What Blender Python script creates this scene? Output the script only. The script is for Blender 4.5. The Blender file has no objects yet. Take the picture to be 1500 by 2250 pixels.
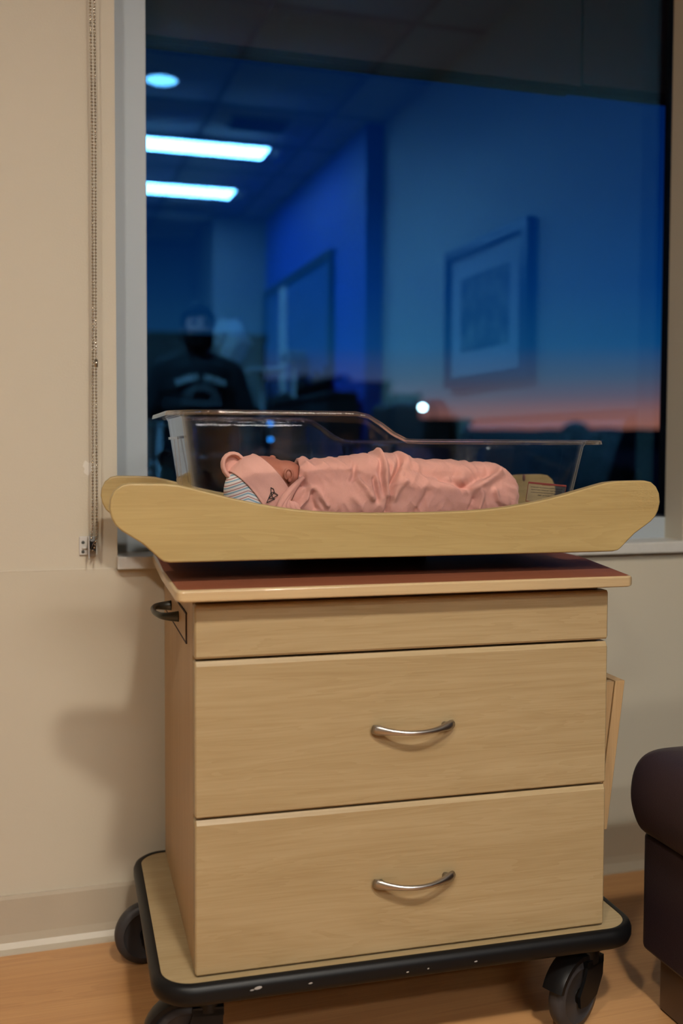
import bpy, bmesh, math, random
from mathutils import Vector, Matrix, noise as mnoise
random.seed(7)
SC = bpy.context.scene
COL = SC.collection
R_ = math.radians
pi = math.pi

# ------------------------------------------------------------------ camera
CAM_H = 0.90632
cam_d = bpy.data.cameras.new('camera')
cam = bpy.data.objects.new('camera', cam_d)
COL.objects.link(cam)
SC.camera = cam
yaw, pitch, roll = R_(17.009), R_(2.5565), R_(0.2197)
Fv = Vector((math.sin(yaw)*math.cos(pitch), math.cos(yaw)*math.cos(pitch), -math.sin(pitch)))
Rv0 = Vector((math.cos(yaw), -math.sin(yaw), 0))
Uv0 = Rv0.cross(Fv)
Rv = Rv0*math.cos(roll) + Uv0*math.sin(roll)
Uv = Uv0*math.cos(roll) - Rv0*math.sin(roll)
cam.matrix_world = Matrix(((Rv.x, Uv.x, -Fv.x, 0), (Rv.y, Uv.y, -Fv.y, 0), (Rv.z, Uv.z, -Fv.z, CAM_H), (0, 0, 0, 1)))
cam_d.sensor_fit = 'VERTICAL'
cam_d.sensor_height = 36.0
cam_d.sensor_width = 24.0
cam_d.lens = 35.952
cam_d.shift_y = -44.05/2250
cam_d.clip_start = 0.05
cam_d.clip_end = 9000
cam_d.dof.use_dof = True
cam_d.dof.focus_distance = 1.60
cam_d.dof.aperture_fstop = 2.2

# ------------------------------------------------------------------ exposure
vs = SC.view_settings
vs.view_transform = 'Standard'
vs.look = 'None'
vs.exposure = 0.0
vs.gamma = 1.0
vs.use_curve_mapping = False
cy_ = SC.cycles
cy_.max_bounces = 8; cy_.diffuse_bounces = 4; cy_.glossy_bounces = 4; cy_.transmission_bounces = 4; cy_.transparent_max_bounces = 20
cy_.caustics_reflective = False; cy_.caustics_refractive = False
cy_.sample_clamp_indirect = 6.0

# ------------------------------------------------------------------ dusk sky
world = bpy.data.worlds.new('dusk_sky')
SC.world = world
world.use_nodes = True
wn, wl = world.node_tree.nodes, world.node_tree.links
wn.clear()
w_out = wn.new('ShaderNodeOutputWorld')
w_bg = wn.new('ShaderNodeBackground')
w_tc = wn.new('ShaderNodeTexCoord')
w_sep = wn.new('ShaderNodeSeparateXYZ')
w_map = wn.new('ShaderNodeMapRange')
w_map.inputs[1].default_value = -0.05
w_map.inputs[2].default_value = 0.55
w_cr = wn.new('ShaderNodeValToRGB')
wl.new(w_tc.outputs['Generated'], w_sep.inputs[0])
wl.new(w_sep.outputs['Z'], w_map.inputs[0])
wl.new(w_map.outputs[0], w_cr.inputs[0])
def zpos(z): return (z+0.05)/0.60
sky = [(-0.05, (.10, .05, .05)), (0.018, (.46, .15, .10)), (0.034, (.36, .14, .125)), (0.048, (.175, .115, .155)),
       (0.066, (.075, .105, .185)), (0.095, (.006, .085, .25)), (0.15, (.0003, .045, .21)), (0.23, (.0002, .022, .135)), (0.34, (.0002, .012, .085)), (0.55, (.0002, .007, .05))]
el = w_cr.color_ramp.elements
while len(el) < len(sky): el.new(0.5)
for e, (z, c) in zip(el, sky):
    e.position = max(0, min(1, zpos(z)))
for i, (z, c) in enumerate(sky):
    el[i].color = (*c, 1)
# the afterglow is strongest towards the sunset and fades evenly away from it
SUN_AZ = R_(50)
w_flat = wn.new('ShaderNodeVectorMath'); w_flat.operation = 'MULTIPLY'; w_flat.inputs[1].default_value = (1, 1, 0)
w_nrm = wn.new('ShaderNodeVectorMath'); w_nrm.operation = 'NORMALIZE'
w_dot = wn.new('ShaderNodeVectorMath'); w_dot.operation = 'DOT_PRODUCT'; w_dot.inputs[1].default_value = (math.sin(SUN_AZ), math.cos(SUN_AZ), 0)
wl.new(w_tc.outputs['Generated'], w_flat.inputs[0]); wl.new(w_flat.outputs[0], w_nrm.inputs[0]); wl.new(w_nrm.outputs[0], w_dot.inputs[0])
w_h = wn.new('ShaderNodeMath'); w_h.operation = 'MULTIPLY_ADD'; w_h.inputs[1].default_value = .5; w_h.inputs[2].default_value = .5
w_p = wn.new('ShaderNodeMath'); w_p.operation = 'POWER'; w_p.inputs[1].default_value = 8.0
w_g = wn.new('ShaderNodeMath'); w_g.operation = 'MULTIPLY_ADD'; w_g.inputs[1].default_value = .88; w_g.inputs[2].default_value = .14
wl.new(w_dot.outputs['Value'], w_h.inputs[0]); wl.new(w_h.outputs[0], w_p.inputs[0]); wl.new(w_p.outputs[0], w_g.inputs[0])
wl.new(w_g.outputs[0], w_bg.inputs[1])
wl.new(w_cr.outputs[0], w_bg.inputs[0])
wl.new(w_bg.outputs[0], w_out.inputs[0])

# light levels of the room's own ceiling fittings
L_TROFFER = 75.0
L_DOWN = 720.0
L_DOME = 14.0

# ------------------------------------------------------------------ materials
def nt(name):
    m = bpy.data.materials.new(name); m.use_nodes = True
    t = m.node_tree; t.nodes.clear()
    return m, t, t.nodes, t.links
def pbr(name, col, rough=0.5, metal=0.0, spec=0.5, noise_amt=0.0, noise_scale=8.0, bump=0.0, bump_scale=200.0, emit=None, coat=0.0, sheen=0.0):
    m, t, n, l = nt(name)
    o = n.new('ShaderNodeOutputMaterial'); b = n.new('ShaderNodeBsdfPrincipled')
    l.new(b.outputs[0], o.inputs[0])
    b.inputs['Base Color'].default_value = (*col, 1)
    b.inputs['Roughness'].default_value = rough
    b.inputs['Metallic'].default_value = metal
    b.inputs['Specular IOR Level'].default_value = spec
    b.inputs['Coat Weight'].default_value = coat
    b.inputs['Sheen Weight'].default_value = sheen
    if noise_amt or bump:
        tc = n.new('ShaderNodeTexCoord')
    if noise_amt:
        nz = n.new('ShaderNodeTexNoise'); nz.inputs['Scale'].default_value = noise_scale; nz.inputs['Detail'].default_value = 5
        l.new(tc.outputs['Object'], nz.inputs['Vector'])
        mx = n.new('ShaderNodeMixRGB')
        mx.inputs[1].default_value = (*[c*(1-noise_amt) for c in col], 1)
        mx.inputs[2].default_value = (*[min(1, c*(1+noise_amt)) for c in col], 1)
        l.new(nz.outputs[0], mx.inputs[0]); l.new(mx.outputs[0], b.inputs['Base Color'])
    if bump:
        nb = n.new('ShaderNodeTexNoise'); nb.inputs['Scale'].default_value = bump_scale; nb.inputs['Detail'].default_value = 3
        l.new(tc.outputs['Object'], nb.inputs['Vector'])
        bp = n.new('ShaderNodeBump'); bp.inputs['Strength'].default_value = bump; bp.inputs['Distance'].default_value = 0.002
        l.new(nb.outputs[0], bp.inputs['Height']); l.new(bp.outputs[0], b.inputs['Normal'])
    if emit:
        b.inputs['Emission Color'].default_value = (*emit[0], 1); b.inputs['Emission Strength'].default_value = emit[1]
    return m
def emission(name, col, s):
    m, t, n, l = nt(name)
    o = n.new('ShaderNodeOutputMaterial'); e = n.new('ShaderNodeEmission')
    e.inputs[0].default_value = (*col, 1); e.inputs[1].default_value = s
    l.new(e.outputs[0], o.inputs[0]); return m
def wood(name, dark, light, rough=0.38, scale=1.0, axis='X', coat=0.0, per_object=True, spec=0.45):
    m, t, n, l = nt(name)
    o = n.new('ShaderNodeOutputMaterial'); b = n.new('ShaderNodeBsdfPrincipled'); l.new(b.outputs[0], o.inputs[0])
    tc = n.new('ShaderNodeTexCoord'); oi = n.new('ShaderNodeObjectInfo')
    mp = n.new('ShaderNodeMapping')
    s = {'X': (1.6, 26, 26), 'Y': (26, 1.6, 26), 'Z': (26, 26, 1.6)}[axis]
    mp.inputs['Scale'].default_value = [v*scale for v in s]
    l.new(tc.outputs['Object'], mp.inputs[0])
    n1 = n.new('ShaderNodeTexNoise'); n1.noise_dimensions = '4D'
    n1.inputs['Scale'].default_value = 1.0; n1.inputs['Detail'].default_value = 4; n1.inputs['Roughness'].default_value = 0.55; n1.inputs['Distortion'].default_value = 0.9
    l.new(mp.outputs[0], n1.inputs['Vector'])
    if per_object:
        mu = n.new('ShaderNodeMath'); mu.operation = 'MULTIPLY'; mu.inputs[1].default_value = 37.0
        l.new(oi.outputs['Random'], mu.inputs[0]); l.new(mu.outputs[0], n1.inputs['W'])
    # growth rings: thin darker lines along the contours of the broad figure
    r1 = n.new('ShaderNodeMath'); r1.operation = 'MULTIPLY'; r1.inputs[1].default_value = 9.0
    r2 = n.new('ShaderNodeMath'); r2.operation = 'FRACT'
    l.new(n1.outputs[0], r1.inputs[0]); l.new(r1.outputs[0], r2.inputs[0])
    ring = n.new('ShaderNodeValToRGB')
    ring.color_ramp.elements[0].position = 0.0; ring.color_ramp.elements[0].color = (0.35, 0.35, 0.35, 1)
    ring.color_ramp.elements[1].position = 0.85; ring.color_ramp.elements[1].color = (0.75, 0.75, 0.75, 1)
    l.new(r2.outputs[0], ring.inputs[0])
    mp2 = n.new('ShaderNodeMapping')
    s2 = {'X': (9, 420, 420), 'Y': (420, 9, 420), 'Z': (420, 420, 9)}[axis]
    mp2.inputs['Scale'].default_value = [v*scale for v in s2]
    l.new(tc.outputs['Object'], mp2.inputs[0])
    n2 = n.new('ShaderNodeTexNoise'); n2.inputs['Scale'].default_value = 1.0; n2.inputs['Detail'].default_value = 2
    l.new(mp2.outputs[0], n2.inputs['Vector'])
    a = n.new('ShaderNodeMath'); a.operation = 'MULTIPLY'; a.inputs[1].default_value = 0.54; l.new(n1.outputs[0], a.inputs[0])
    bb = n.new('ShaderNodeMath'); bb.operation = 'MULTIPLY'; bb.inputs[1].default_value = 0.24; l.new(n2.outputs[0], bb.inputs[0])
    c = n.new('ShaderNodeMath'); c.operation = 'ADD'; l.new(a.outputs[0], c.inputs[0]); l.new(bb.outputs[0], c.inputs[1])
    d = n.new('ShaderNodeMath'); d.operation = 'MULTIPLY_ADD'; d.inputs[1].default_value = 0.30
    l.new(ring.outputs[0], d.inputs[0]); l.new(c.outputs[0], d.inputs[2])
    cr = n.new('ShaderNodeValToRGB')
    cr.color_ramp.elements[0].position = 0.36; cr.color_ramp.elements[0].color = (*dark, 1)
    cr.color_ramp.elements[1].position = 0.74; cr.color_ramp.elements[1].color = (*light, 1)
    l.new(d.outputs[0], cr.inputs[0]); l.new(cr.outputs[0], b.inputs['Base Color'])
    b.inputs['Roughness'].default_value = rough; b.inputs['Coat Weight'].default_value = coat
    b.inputs['Specular IOR Level'].default_value = spec
    bp = n.new('ShaderNodeBump'); bp.inputs['Strength'].default_value = 0.06; bp.inputs['Distance'].default_value = 0.001
    l.new(n2.outputs[0], bp.inputs['Height']); l.new(bp.outputs[0], b.inputs['Normal'])
    return m
def clear(name, tint, refl, base=0.04, rough=0.0, haze=None, haze_amt=0.0, scale=1.0):
    """clear sheet: straight-through transparency plus a mirror reflection that rises at grazing angles"""
    m, t, n, l = nt(name)
    o = n.new('ShaderNodeOutputMaterial')
    tr = n.new('ShaderNodeBsdfTransparent'); tr.inputs[0].default_value = (*tint, 1)
    gl = n.new('ShaderNodeBsdfGlossy'); gl.inputs[0].default_value = (*refl, 1); gl.inputs['Roughness'].default_value = rough
    lw = n.new('ShaderNodeLayerWeight'); lw.inputs[0].default_value = 0.5
    pw = n.new('ShaderNodeMath'); pw.operation = 'POWER'; pw.inputs[1].default_value = 5.0
    l.new(lw.outputs['Facing'], pw.inputs[0])
    ma = n.new('ShaderNodeMath'); ma.operation = 'MULTIPLY_ADD'; ma.inputs[1].default_value = (1-base)*scale; ma.inputs[2].default_value = base
    l.new(pw.outputs[0], ma.inputs[0])
    src = tr
    if haze:
        df = n.new('ShaderNodeBsdfDiffuse'); df.inputs[0].default_value = (*haze, 1)
        mh = n.new('ShaderNodeMixShader'); mh.inputs[0].default_value = haze_amt
        l.new(tr.outputs[0], mh.inputs[1]); l.new(df.outputs[0], mh.inputs[2]); src = mh
    mx = n.new('ShaderNodeMixShader')
    l.new(ma.outputs[0], mx.inputs[0]); l.new(src.outputs[0], mx.inputs[1]); l.new(gl.outputs[0], mx.inputs[2])
    l.new(mx.outputs[0], o.inputs[0])
    return m
def stripes_mat(name):
    """knitted hospital cap: white with thin blue and red stripes around the crown axis (object Z of the cap)"""
    m, t, n, l = nt(name)
    o = n.new('ShaderNodeOutputMaterial'); b = n.new('ShaderNodeBsdfPrincipled'); l.new(b.outputs[0], o.inputs[0])
    uv = n.new('ShaderNodeAttribute'); uv.attribute_name = 'stripe'
    ml = n.new('ShaderNodeMath'); ml.operation = 'FRACT'
    l.new(uv.outputs['Fac'], ml.inputs[0])
    cr = n.new('ShaderNodeValToRGB'); cr.color_ramp.interpolation = 'CONSTANT'
    E = cr.color_ramp.elements
    stops = [(0, (.72, .70, .68)), (.22, (.22, .40, .52)), (.45, (.72, .70, .68)), (.68, (.42, .17, .16)), (.84, (.72, .70, .68))]
    while len(E) < len(stops): E.new(.5)
    for i, (p, c) in enumerate(stops): E[i].position = p
    for i, (p, c) in enumerate(stops): E[i].color = (*c, 1)
    l.new(ml.outputs[0], cr.inputs[0]); l.new(cr.outputs[0], b.inputs['Base Color'])
    b.inputs['Roughness'].default_value = 0.9
    return m
def art_mat(name):
    m, t, n, l = nt(name)
    o = n.new('ShaderNodeOutputMaterial'); b = n.new('ShaderNodeBsdfPrincipled'); l.new(b.outputs[0], o.inputs[0])
    tc = n.new('ShaderNodeTexCoord'); nz = n.new('ShaderNodeTexNoise'); nz.inputs['Scale'].default_value = 9; nz.inputs['Detail'].default_value = 4
    l.new(tc.outputs['Object'], nz.inputs['Vector'])
    cr = n.new('ShaderNodeValToRGB'); cr.color_ramp.elements[0].position = .42; cr.color_ramp.elements[0].color = (.05, .05, .05, 1)
    cr.color_ramp.elements[1].position = .75; cr.color_ramp.elements[1].color = (.30, .32, .25, 1)
    l.new(nz.outputs[0], cr.inputs[0]); l.new(cr.outputs[0], b.inputs['Base Color']); b.inputs['Roughness'].default_value = .6
    return m

M = {}
M['maple'] = wood('maple_laminate', (.278, .194, .095), (.372, .282, .158), spec=0.3, rough=0.40)
M['maple_side'] = wood('maple_side', (.33, .205, .095), (.42, .28, .145), axis='Z', rough=0.42, spec=0.3)
M['maple_edge'] = wood('maple_edge', (.42, .30, .165), (.49, .36, .20), rough=0.30, coat=0.5)
M['maple_tray'] = wood('maple_tray_board', (.298, .208, .083), (.388, .288, .125), scale=1.1, rough=0.38, spec=0.35)
M['top_shaded'] = wood('counter_top_shaded', (.17, .050, .024), (.23, .078, .040), rough=0.55, spec=0.2)  # tan counter with the tray boards' shade put into its colour
M['floor'] = wood('floor_wood_sheet', (.36, .17, .065), (.52, .28, .115), rough=0.33, scale=0.45)
M['wall'] = pbr('wall_paint_beige', (.50, .455, .365), 0.62, spec=0.3, noise_amt=0.03, noise_scale=3.0, bump=0.12, bump_scale=260)
M['wall_low'] = pbr('wall_sheet_beige', (.485, .44, .35), 0.5, spec=0.35, noise_amt=0.03, noise_scale=3.0, bump=0.08, bump_scale=300)
M['blue_wall'] = pbr('wall_paint_blue', (.025, .07, .48), 0.6, noise_amt=0.03)
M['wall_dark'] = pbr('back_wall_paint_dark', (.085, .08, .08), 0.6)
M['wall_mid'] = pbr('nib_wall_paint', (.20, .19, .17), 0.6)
M['caulk'] = pbr('white_caulk_line', (.56, .515, .425), 0.6)
M['patch'] = pbr('spackle_patch', (.60, .575, .515), 0.7, noise_amt=0.08, noise_scale=60)
M['base_vinyl'] = pbr('vinyl_cove_base', (.40, .345, .265), 0.42, noise_amt=0.06, noise_scale=12, bump=0.1, bump_scale=120)
M['ceil_tile'] = pbr('ceiling_tile', (.42, .41, .40), 0.9, noise_amt=0.10, noise_scale=90, bump=0.3, bump_scale=180)
M['t_bar'] = pbr('ceiling_grid', (.20, .20, .20), 0.5)
M['alu'] = pbr('anodised_frame_grey', (.33, .375, .41), 0.48, metal=0.0, spec=0.5, bump=0.05, bump_scale=500)
M['bracket'] = pbr('zinc_bracket', (.46, .45, .43), 0.4, spec=0.5)
M['sill'] = pbr('stone_sill', (.50, .49, .46), 0.35, noise_amt=0.08, noise_scale=140)
M['gasket'] = pbr('black_gasket', (.012, .012, .014), 0.5)
M['shade'] = pbr('exterior_shade_metal', (.036, .013, .020), 0.8)
M['black_rubber'] = pbr('black_bumper', (.0035, .0035, .004), 0.42, spec=0.22, noise_amt=0.2, noise_scale=30)
M['scuff'] = pbr('scuff_mark', (.30, .29, .28), 0.7)
M['black_plastic'] = pbr('black_caster_plastic', (.0035, .0035, .004), 0.38, spec=0.25)
M['tyre'] = pbr('grey_caster_tyre', (.034, .031, .032), 0.45, spec=0.3)
M['nickel'] = pbr('brushed_nickel', (.42, .39, .36), 0.30, metal=1.0)
M['steel_bead'] = pbr('steel_bead', (.40, .35, .28), 0.18, metal=1.0)
M['gun'] = pbr('gunmetal_handle', (.06, .065, .06), 0.38, metal=0.6)
M['dark_gap'] = pbr('dark_gap', (.025, .012, .008), 0.8)
M['pink'] = pbr('dusty_pink_jersey', (.66, .335, .275), 0.95, spec=0.1, noise_amt=0.06, noise_scale=300, bump=0.35, bump_scale=900, sheen=0.15)
M['pink_band'] = pbr('pale_pink_ribbed_knit', (.69, .37, .305), 0.95, spec=0.1, noise_amt=0.05, noise_scale=350, bump=0.3, bump_scale=900, sheen=0.15)
M['cap'] = stripes_mat('striped_cap_knit')
M['ink'] = pbr('black_print', (.01, .01, .012), 0.8)
M['skin_baby'] = pbr('newborn_skin', (.40, .140, .090), 0.55, noise_amt=0.06, noise_scale=80)
M['skin'] = pbr('skin', (.50, .26, .20), 0.5)
M['hair'] = pbr('dark_brown_hair', (.006, .004, .004), 0.8, spec=0.1)
M['shirt'] = pbr('black_tshirt', (.012, .013, .016), 0.9)
M['print'] = pbr('white_shirt_print', (.85, .85, .87), 0.8)
M['print_dim'] = pbr('grey_shirt_print', (.20, .20, .22), 0.8)
M['jeans'] = pbr('dark_jeans', (.02, .025, .045), 0.9)
M['shoe'] = pbr('black_shoe', (.01, .01, .01), 0.5)
M['mattress'] = pbr('white_mattress', (.62, .60, .58), 0.8)
M['plum'] = pbr('plum_vinyl_upholstery', (.027, .017, .023), 0.45, spec=0.4, noise_amt=0.08, noise_scale=40, bump=0.25, bump_scale=500)
M['leg_metal'] = pbr('satin_leg_metal', (.13, .10, .085), 0.38, metal=0.7)
M['pic_frame'] = pbr('black_picture_frame', (.008, .008, .010), 0.4)
M['mat_board'] = pbr('white_picture_mat', (.46, .47, .48), 0.8)
M['art'] = art_mat('dark_botanical_print')
M['board_dark'] = pbr('bulletin_panel', (.03, .07, .22), 0.4)
M['white_plastic'] = pbr('white_plastic', (.75, .76, .76), 0.4)
M['paper'] = pbr('paper_towel', (.75, .72, .70), 0.9)
M['grey_plastic'] = pbr('grey_plastic', (.14, .14, .15), 0.5)
M['grey_dark'] = pbr('dark_cabinet_laminate', (.012, .012, .015), 0.5)
M['bag'] = pbr('white_plastic_bag', (.80, .80, .80), 0.25)
M['led'] = emission('cyan_led', (.12, .70, 1.0), 14.0)
M['troffer'] = emission('troffer_lens', (1.0, .96, .88), L_TROFFER)
M['down'] = emission('downlight_lens', (1.0, .92, .79), L_DOWN)
M['down2'] = emission('main_downlight_lens', (1.0, .92, .79), 760.0)
M['dome'] = emission('dome_lens', (1.0, .96, .90), L_DOME)
M['fixture'] = pbr('fixture_white', (.55, .55, .55), 0.5)
M['vent'] = pbr('vent_dark', (.03, .03, .03), 0.6)
M['concrete'] = pbr('dark_building', (.045, .04, .04), 0.9, noise_amt=0.2)
M['roof_dark'] = pbr('dark_roof', (.02, .02, .022), 0.9)
M['hill'] = pbr('dark_hill', (.018, .018, .022), 1.0)
M['ground'] = pbr('dark_ground', (.010, .010, .011), 1.0, noise_amt=0.3)
M['leafy'] = pbr('dark_foliage', (.012, .015, .010), 1.0)
M['lamp_out'] = emission('street_lamp_glow', (.60, .95, 1.0), 28.0)
M['glass'] = clear('window_glass', (.86, .93, .97), (.11, .46, 1.0), base=0.11, scale=0.9)
M['acrylic'] = clear('clear_acrylic', (.955, .955, .965), (.95, .97, 1.0), base=0.014, rough=0.02)
M['acrylic_edge'] = clear('clear_acrylic_edge', (.90, .90, .92), (1, .97, .92), base=0.10, rough=0.03, haze=(.55, .48, .40), haze_amt=0.015)
M['label_film'] = clear('label_film', (.96, .96, .96), (1, 1, 1), base=0.02, haze=(.7, .66, .6), haze_amt=0.03)
M['label_red'] = pbr('label_red_ink', (.12, .012, .008), 0.6)
M['knob'] = pbr('brown_knob', (.25, .12, .09), 0.5)

# ------------------------------------------------------------------ mesh helpers
class MB:
    def __init__(s): s.v = []; s.f = []
    def add(s, vs, fs):
        o = len(s.v); s.v += [tuple(p) for p in vs]; s.f += [tuple(i+o for i in f) for f in fs]; return s
    def box(s, x0, x1, y0, y1, z0, z1):
        return s.add([(x0, y0, z0), (x1, y0, z0), (x1, y1, z0), (x0, y1, z0), (x0, y0, z1), (x1, y0, z1), (x1, y1, z1), (x0, y1, z1)],
                     [(0, 3, 2, 1), (4, 5, 6, 7), (0, 1, 5, 4), (1, 2, 6, 5), (2, 3, 7, 6), (3, 0, 4, 7)])
    def hexa(s, p):   # 8 corners: bottom 4 ccw, top 4 ccw
        return s.add(p, [(0, 3, 2, 1), (4, 5, 6, 7), (0, 1, 5, 4), (1, 2, 6, 5), (2, 3, 7, 6), (3, 0, 4, 7)])
    def loft(s, rings, cap0=True, cap1=True, closed=True):
        n = len(rings[0]); o = len(s.v)
        for r in rings: s.v += [tuple(p) for p in r]
        for i in range(len(rings)-1):
            for j in range(n if closed else n-1):
                k = (j+1) % n
                s.f.append((o+i*n+j, o+i*n+k, o+(i+1)*n+k, o+(i+1)*n+j))
        if cap0: s.f.append(tuple(o+j for j in reversed(range(n))))
        if cap1: s.f.append(tuple(o+(len(rings)-1)*n+j for j in range(n)))
        return s
    def tube(s, path, r, n=8, cap=True):
        path = [Vector(p) for p in path]
        rs = r if isinstance(r, (list, tuple)) else [r]*len(path)
        rings = []; up = None
        for i, p in enumerate(path):
            d = (path[min(i+1, len(path)-1)]-path[max(i-1, 0)]).normalized()
            if up is None:
                a = Vector((0, 0, 1)) if abs(d.z) < .9 else Vector((1, 0, 0))
                up = (a-d*a.dot(d)).normalized()
            else:
                up = (up-d*up.dot(d)).normalized()
            sd = d.cross(up)
            rr = rs[i]
            ra, rb = rr if isinstance(rr, (list, tuple)) else (rr, rr)
            rings.append([p+up*ra*math.cos(2*pi*k/n)+sd*rb*math.sin(2*pi*k/n) for k in range(n)])
        return s.loft(rings, cap, cap)
    def lathe(s, prof, origin=(0, 0, 0), axis='Z', n=32):
        o = Vector(origin); rings = []
        for (r, h) in prof:
            ring = []
            for k in range(n):
                a = 2*pi*k/n; x, y = r*math.cos(a), r*math.sin(a)
                q = {'Z': (x, y, h), 'X': (h, x, y), 'Y': (y, h, x)}[axis]
                ring.append(o+Vector(q))
            rings.append(ring)
        return s.loft(rings)
    def ball(s, c, r, n=10, m=6):
        c = Vector(c); rr = r if isinstance(r, (list, tuple)) else (r, r, r)
        rings = []
        for i in range(m+1):
            t = pi*(0.02+0.96*i/m)
            rings.append([c+Vector((rr[0]*math.sin(t)*math.cos(2*pi*k/n), rr[1]*math.sin(t)*math.sin(2*pi*k/n), -rr[2]*math.cos(t))) for k in range(n)])
        return s.loft(rings)
    def prism(s, pts, y0, y1):      # outline in (x,z), extruded along y
        return s.loft([[(x, y0, z) for x, z in pts], [(x, y1, z) for x, z in pts]])
    def prism_z(s, pts, z0, z1):
        return s.loft([[(x, y, z0) for x, y in pts], [(x, y, z1) for x, y in pts]])
    def build(s, name, mat, parent=None, org=(0, 0, 0), smooth=False, bevel=0.0, seg=2, label=None, loc=None, kind=None):
        me = bpy.data.meshes.new(name)
        ox, oy, oz = org
        me.from_pydata([(x-ox, y-oy, z-oz) for x, y, z in s.v], [], s.f)
        bm = bmesh.new(); bm.from_mesh(me); bmesh.ops.recalc_face_normals(bm, faces=bm.faces); bm.to_mesh(me); bm.free()
        me.materials.append(M[mat])
        ob = bpy.data.objects.new(name, me); COL.objects.link(ob)
        if parent: ob.parent = parent
        else: ob.location = org
        if loc is not None: ob.location = loc
        if smooth:
            for p in me.polygons: p.use_smooth = True
        if bevel:
            b = ob.modifiers.new('bevel', 'BEVEL'); b.width = bevel; b.segments = seg; b.limit_method = 'ANGLE'; b.angle_limit = R_(40)
            b.harden_normals = True
            for p in me.polygons: p.use_smooth = True
        if label: ob['label'] = label
        if kind: ob['kind'] = kind
        return ob
def auto_smooth(ob, deg=40):
    for p in ob.data.polygons: p.use_smooth = True
    md = ob.modifiers.new('edges', 'EDGE_SPLIT'); md.split_angle = R_(deg)
    return ob
def thing(name, label, cat, loc=(0, 0, 0), rotz=0.0, group=None):
    o = bpy.data.objects.new(name, None); COL.objects.link(o)
    o.empty_display_size = 0.05
    o.location = loc; o.rotation_euler = (0, 0, rotz); o['label'] = label; o['category'] = cat
    if group: o['group'] = group
    return o
def tag(o, label, cat, group=None):
    o['label'] = label; o['category'] = cat
    if group: o['group'] = group
    return o
def struct(o, label=None):
    o['kind'] = 'structure'
    if label: o['label'] = label
    return o
def rrect(x0, x1, y0, y1, r, n=8):
    pts = []
    for cx, cy, a0 in ((x1-r, y1-r, 0), (x0+r, y1-r, 90), (x0+r, y0+r, 180), (x1-r, y0+r, 270)):
        for k in range(n+1):
            a = R_(a0+90*k/n); pts.append((cx+r*math.cos(a), cy+r*math.sin(a)))
    return pts
def sstep(a, b, x):
    t = max(0, min(1, (x-a)/(b-a))); return t*t*(3-2*t)
def catmull(pts, n=8, closed=True):
    out = []; N = len(pts)
    for i in range(N if closed else N-1):
        p = [pts[(i+k-1) % N] if closed else pts[max(0, min(N-1, i+k-1))] for k in range(4)]
        for j in range(n):
            t = j/n
            out.append(tuple(0.5*((2*p[1][c])+(-p[0][c]+p[2][c])*t+(2*p[0][c]-5*p[1][c]+4*p[2][c]-p[3][c])*t*t+(-p[0][c]+3*p[1][c]-3*p[2][c]+p[3][c])*t**3) for c in range(len(pts[0]))))
    if not closed: out.append(tuple(pts[-1]))
    return out

# ------------------------------------------------------------------ room shell
YW = 1.896      # room face of the window wall
YG = 1.985      # glass
XR, XB, XL = 1.835, 1.740, -2.60
ZC = 2.626
Y_JOG, Y_B1, Y_B2 = -1.285, -3.70, -4.75
X_B = 1.34
WX0, WX1, WZ0, WZ1 = .1535, 1.353, .704, 2.25

struct(MB().box(XL-.1, XR+.2, Y_B2-.1, YW+.2, -.10, 0).build('floor', 'floor'), 'warm orange-brown wood-look floor')
w = MB()
w.box(XL-.1, WX0, YW, YW+.066, 0, ZC+.1)
w.box(WX1, XR+.2, YW, YW+.066, 0, ZC+.1)
w.box(WX0, WX1, YW, YW+.066, 0, WZ0-.022)
w.box(WX0, WX1, YW, YW+.066, WZ1, ZC+.1)
# outer leaf of the wall, set back clear of the glass
w.box(XL-.1, WX0-.06, YW+.066, YW+.16, 0, ZC+.1)
w.box(WX1+.10, XR+.2, YW+.066, YW+.16, 0, ZC+.1)
w.box(WX0-.06, WX1+.10, YW+.066, YW+.16, 0, .68)
w.box(WX0-.06, WX1+.10, YW+.066, YW+.16, 2.30, ZC+.1)
wall_front = struct(w.build('wall_front', 'wall'), 'beige painted wall around the window')
struct(MB().box(XR, XR+.2, Y_JOG, YW, 0, ZC+.1).box(XB, XR+.2, Y_JOG-.002, Y_JOG-.001, 0, ZC+.1).build('wall_right', 'wall'), 'beige wall with the framed picture')
struct(MB().box(XB, XR+.2, Y_B1-.2, Y_JOG, 0, ZC+.1).build('wall_right_accent', 'blue_wall'), 'blue accent wall behind the dark framed board')
struct(MB().box(XL-.2, XL, Y_B2, YW, 0, ZC+.1).build('wall_left', 'wall'), 'beige side wall')
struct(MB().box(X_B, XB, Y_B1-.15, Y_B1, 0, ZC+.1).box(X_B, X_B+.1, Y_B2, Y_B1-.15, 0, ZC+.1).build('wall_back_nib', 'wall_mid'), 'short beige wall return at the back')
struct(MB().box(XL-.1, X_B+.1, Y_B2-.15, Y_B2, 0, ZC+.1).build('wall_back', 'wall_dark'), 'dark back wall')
# washable wall sheet under the window rail height, with its caulk line
sheet = struct(MB().box(XL, WX0-.002, YW-.0016, YW, .098, .6825).box(WX0-.002, XR, YW-.0016, YW, .098, .679).build('trim_1', 'wall_low'), 'beige wall protection sheet below the sill')
MB().box(XL, WX0-.003, YW-.0022, YW-.0002, .6822, .6838).build('caulk_line', 'caulk', sheet, smooth=False)
# spackle patch behind the bead chain
pt = []
for k in range(22):
    a = 2*pi*k/22; r = .0105*(1+.22*math.sin(3*a+1)+.12*math.sin(7*a))
    pt.append((.103+r*.95*math.cos(a), .866+r*1.1*math.sin(a)))
pm = MB().prism(pt, YW-.0012, YW+.001)
pm.build('spackle_patch', 'patch', wall_front)
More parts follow.
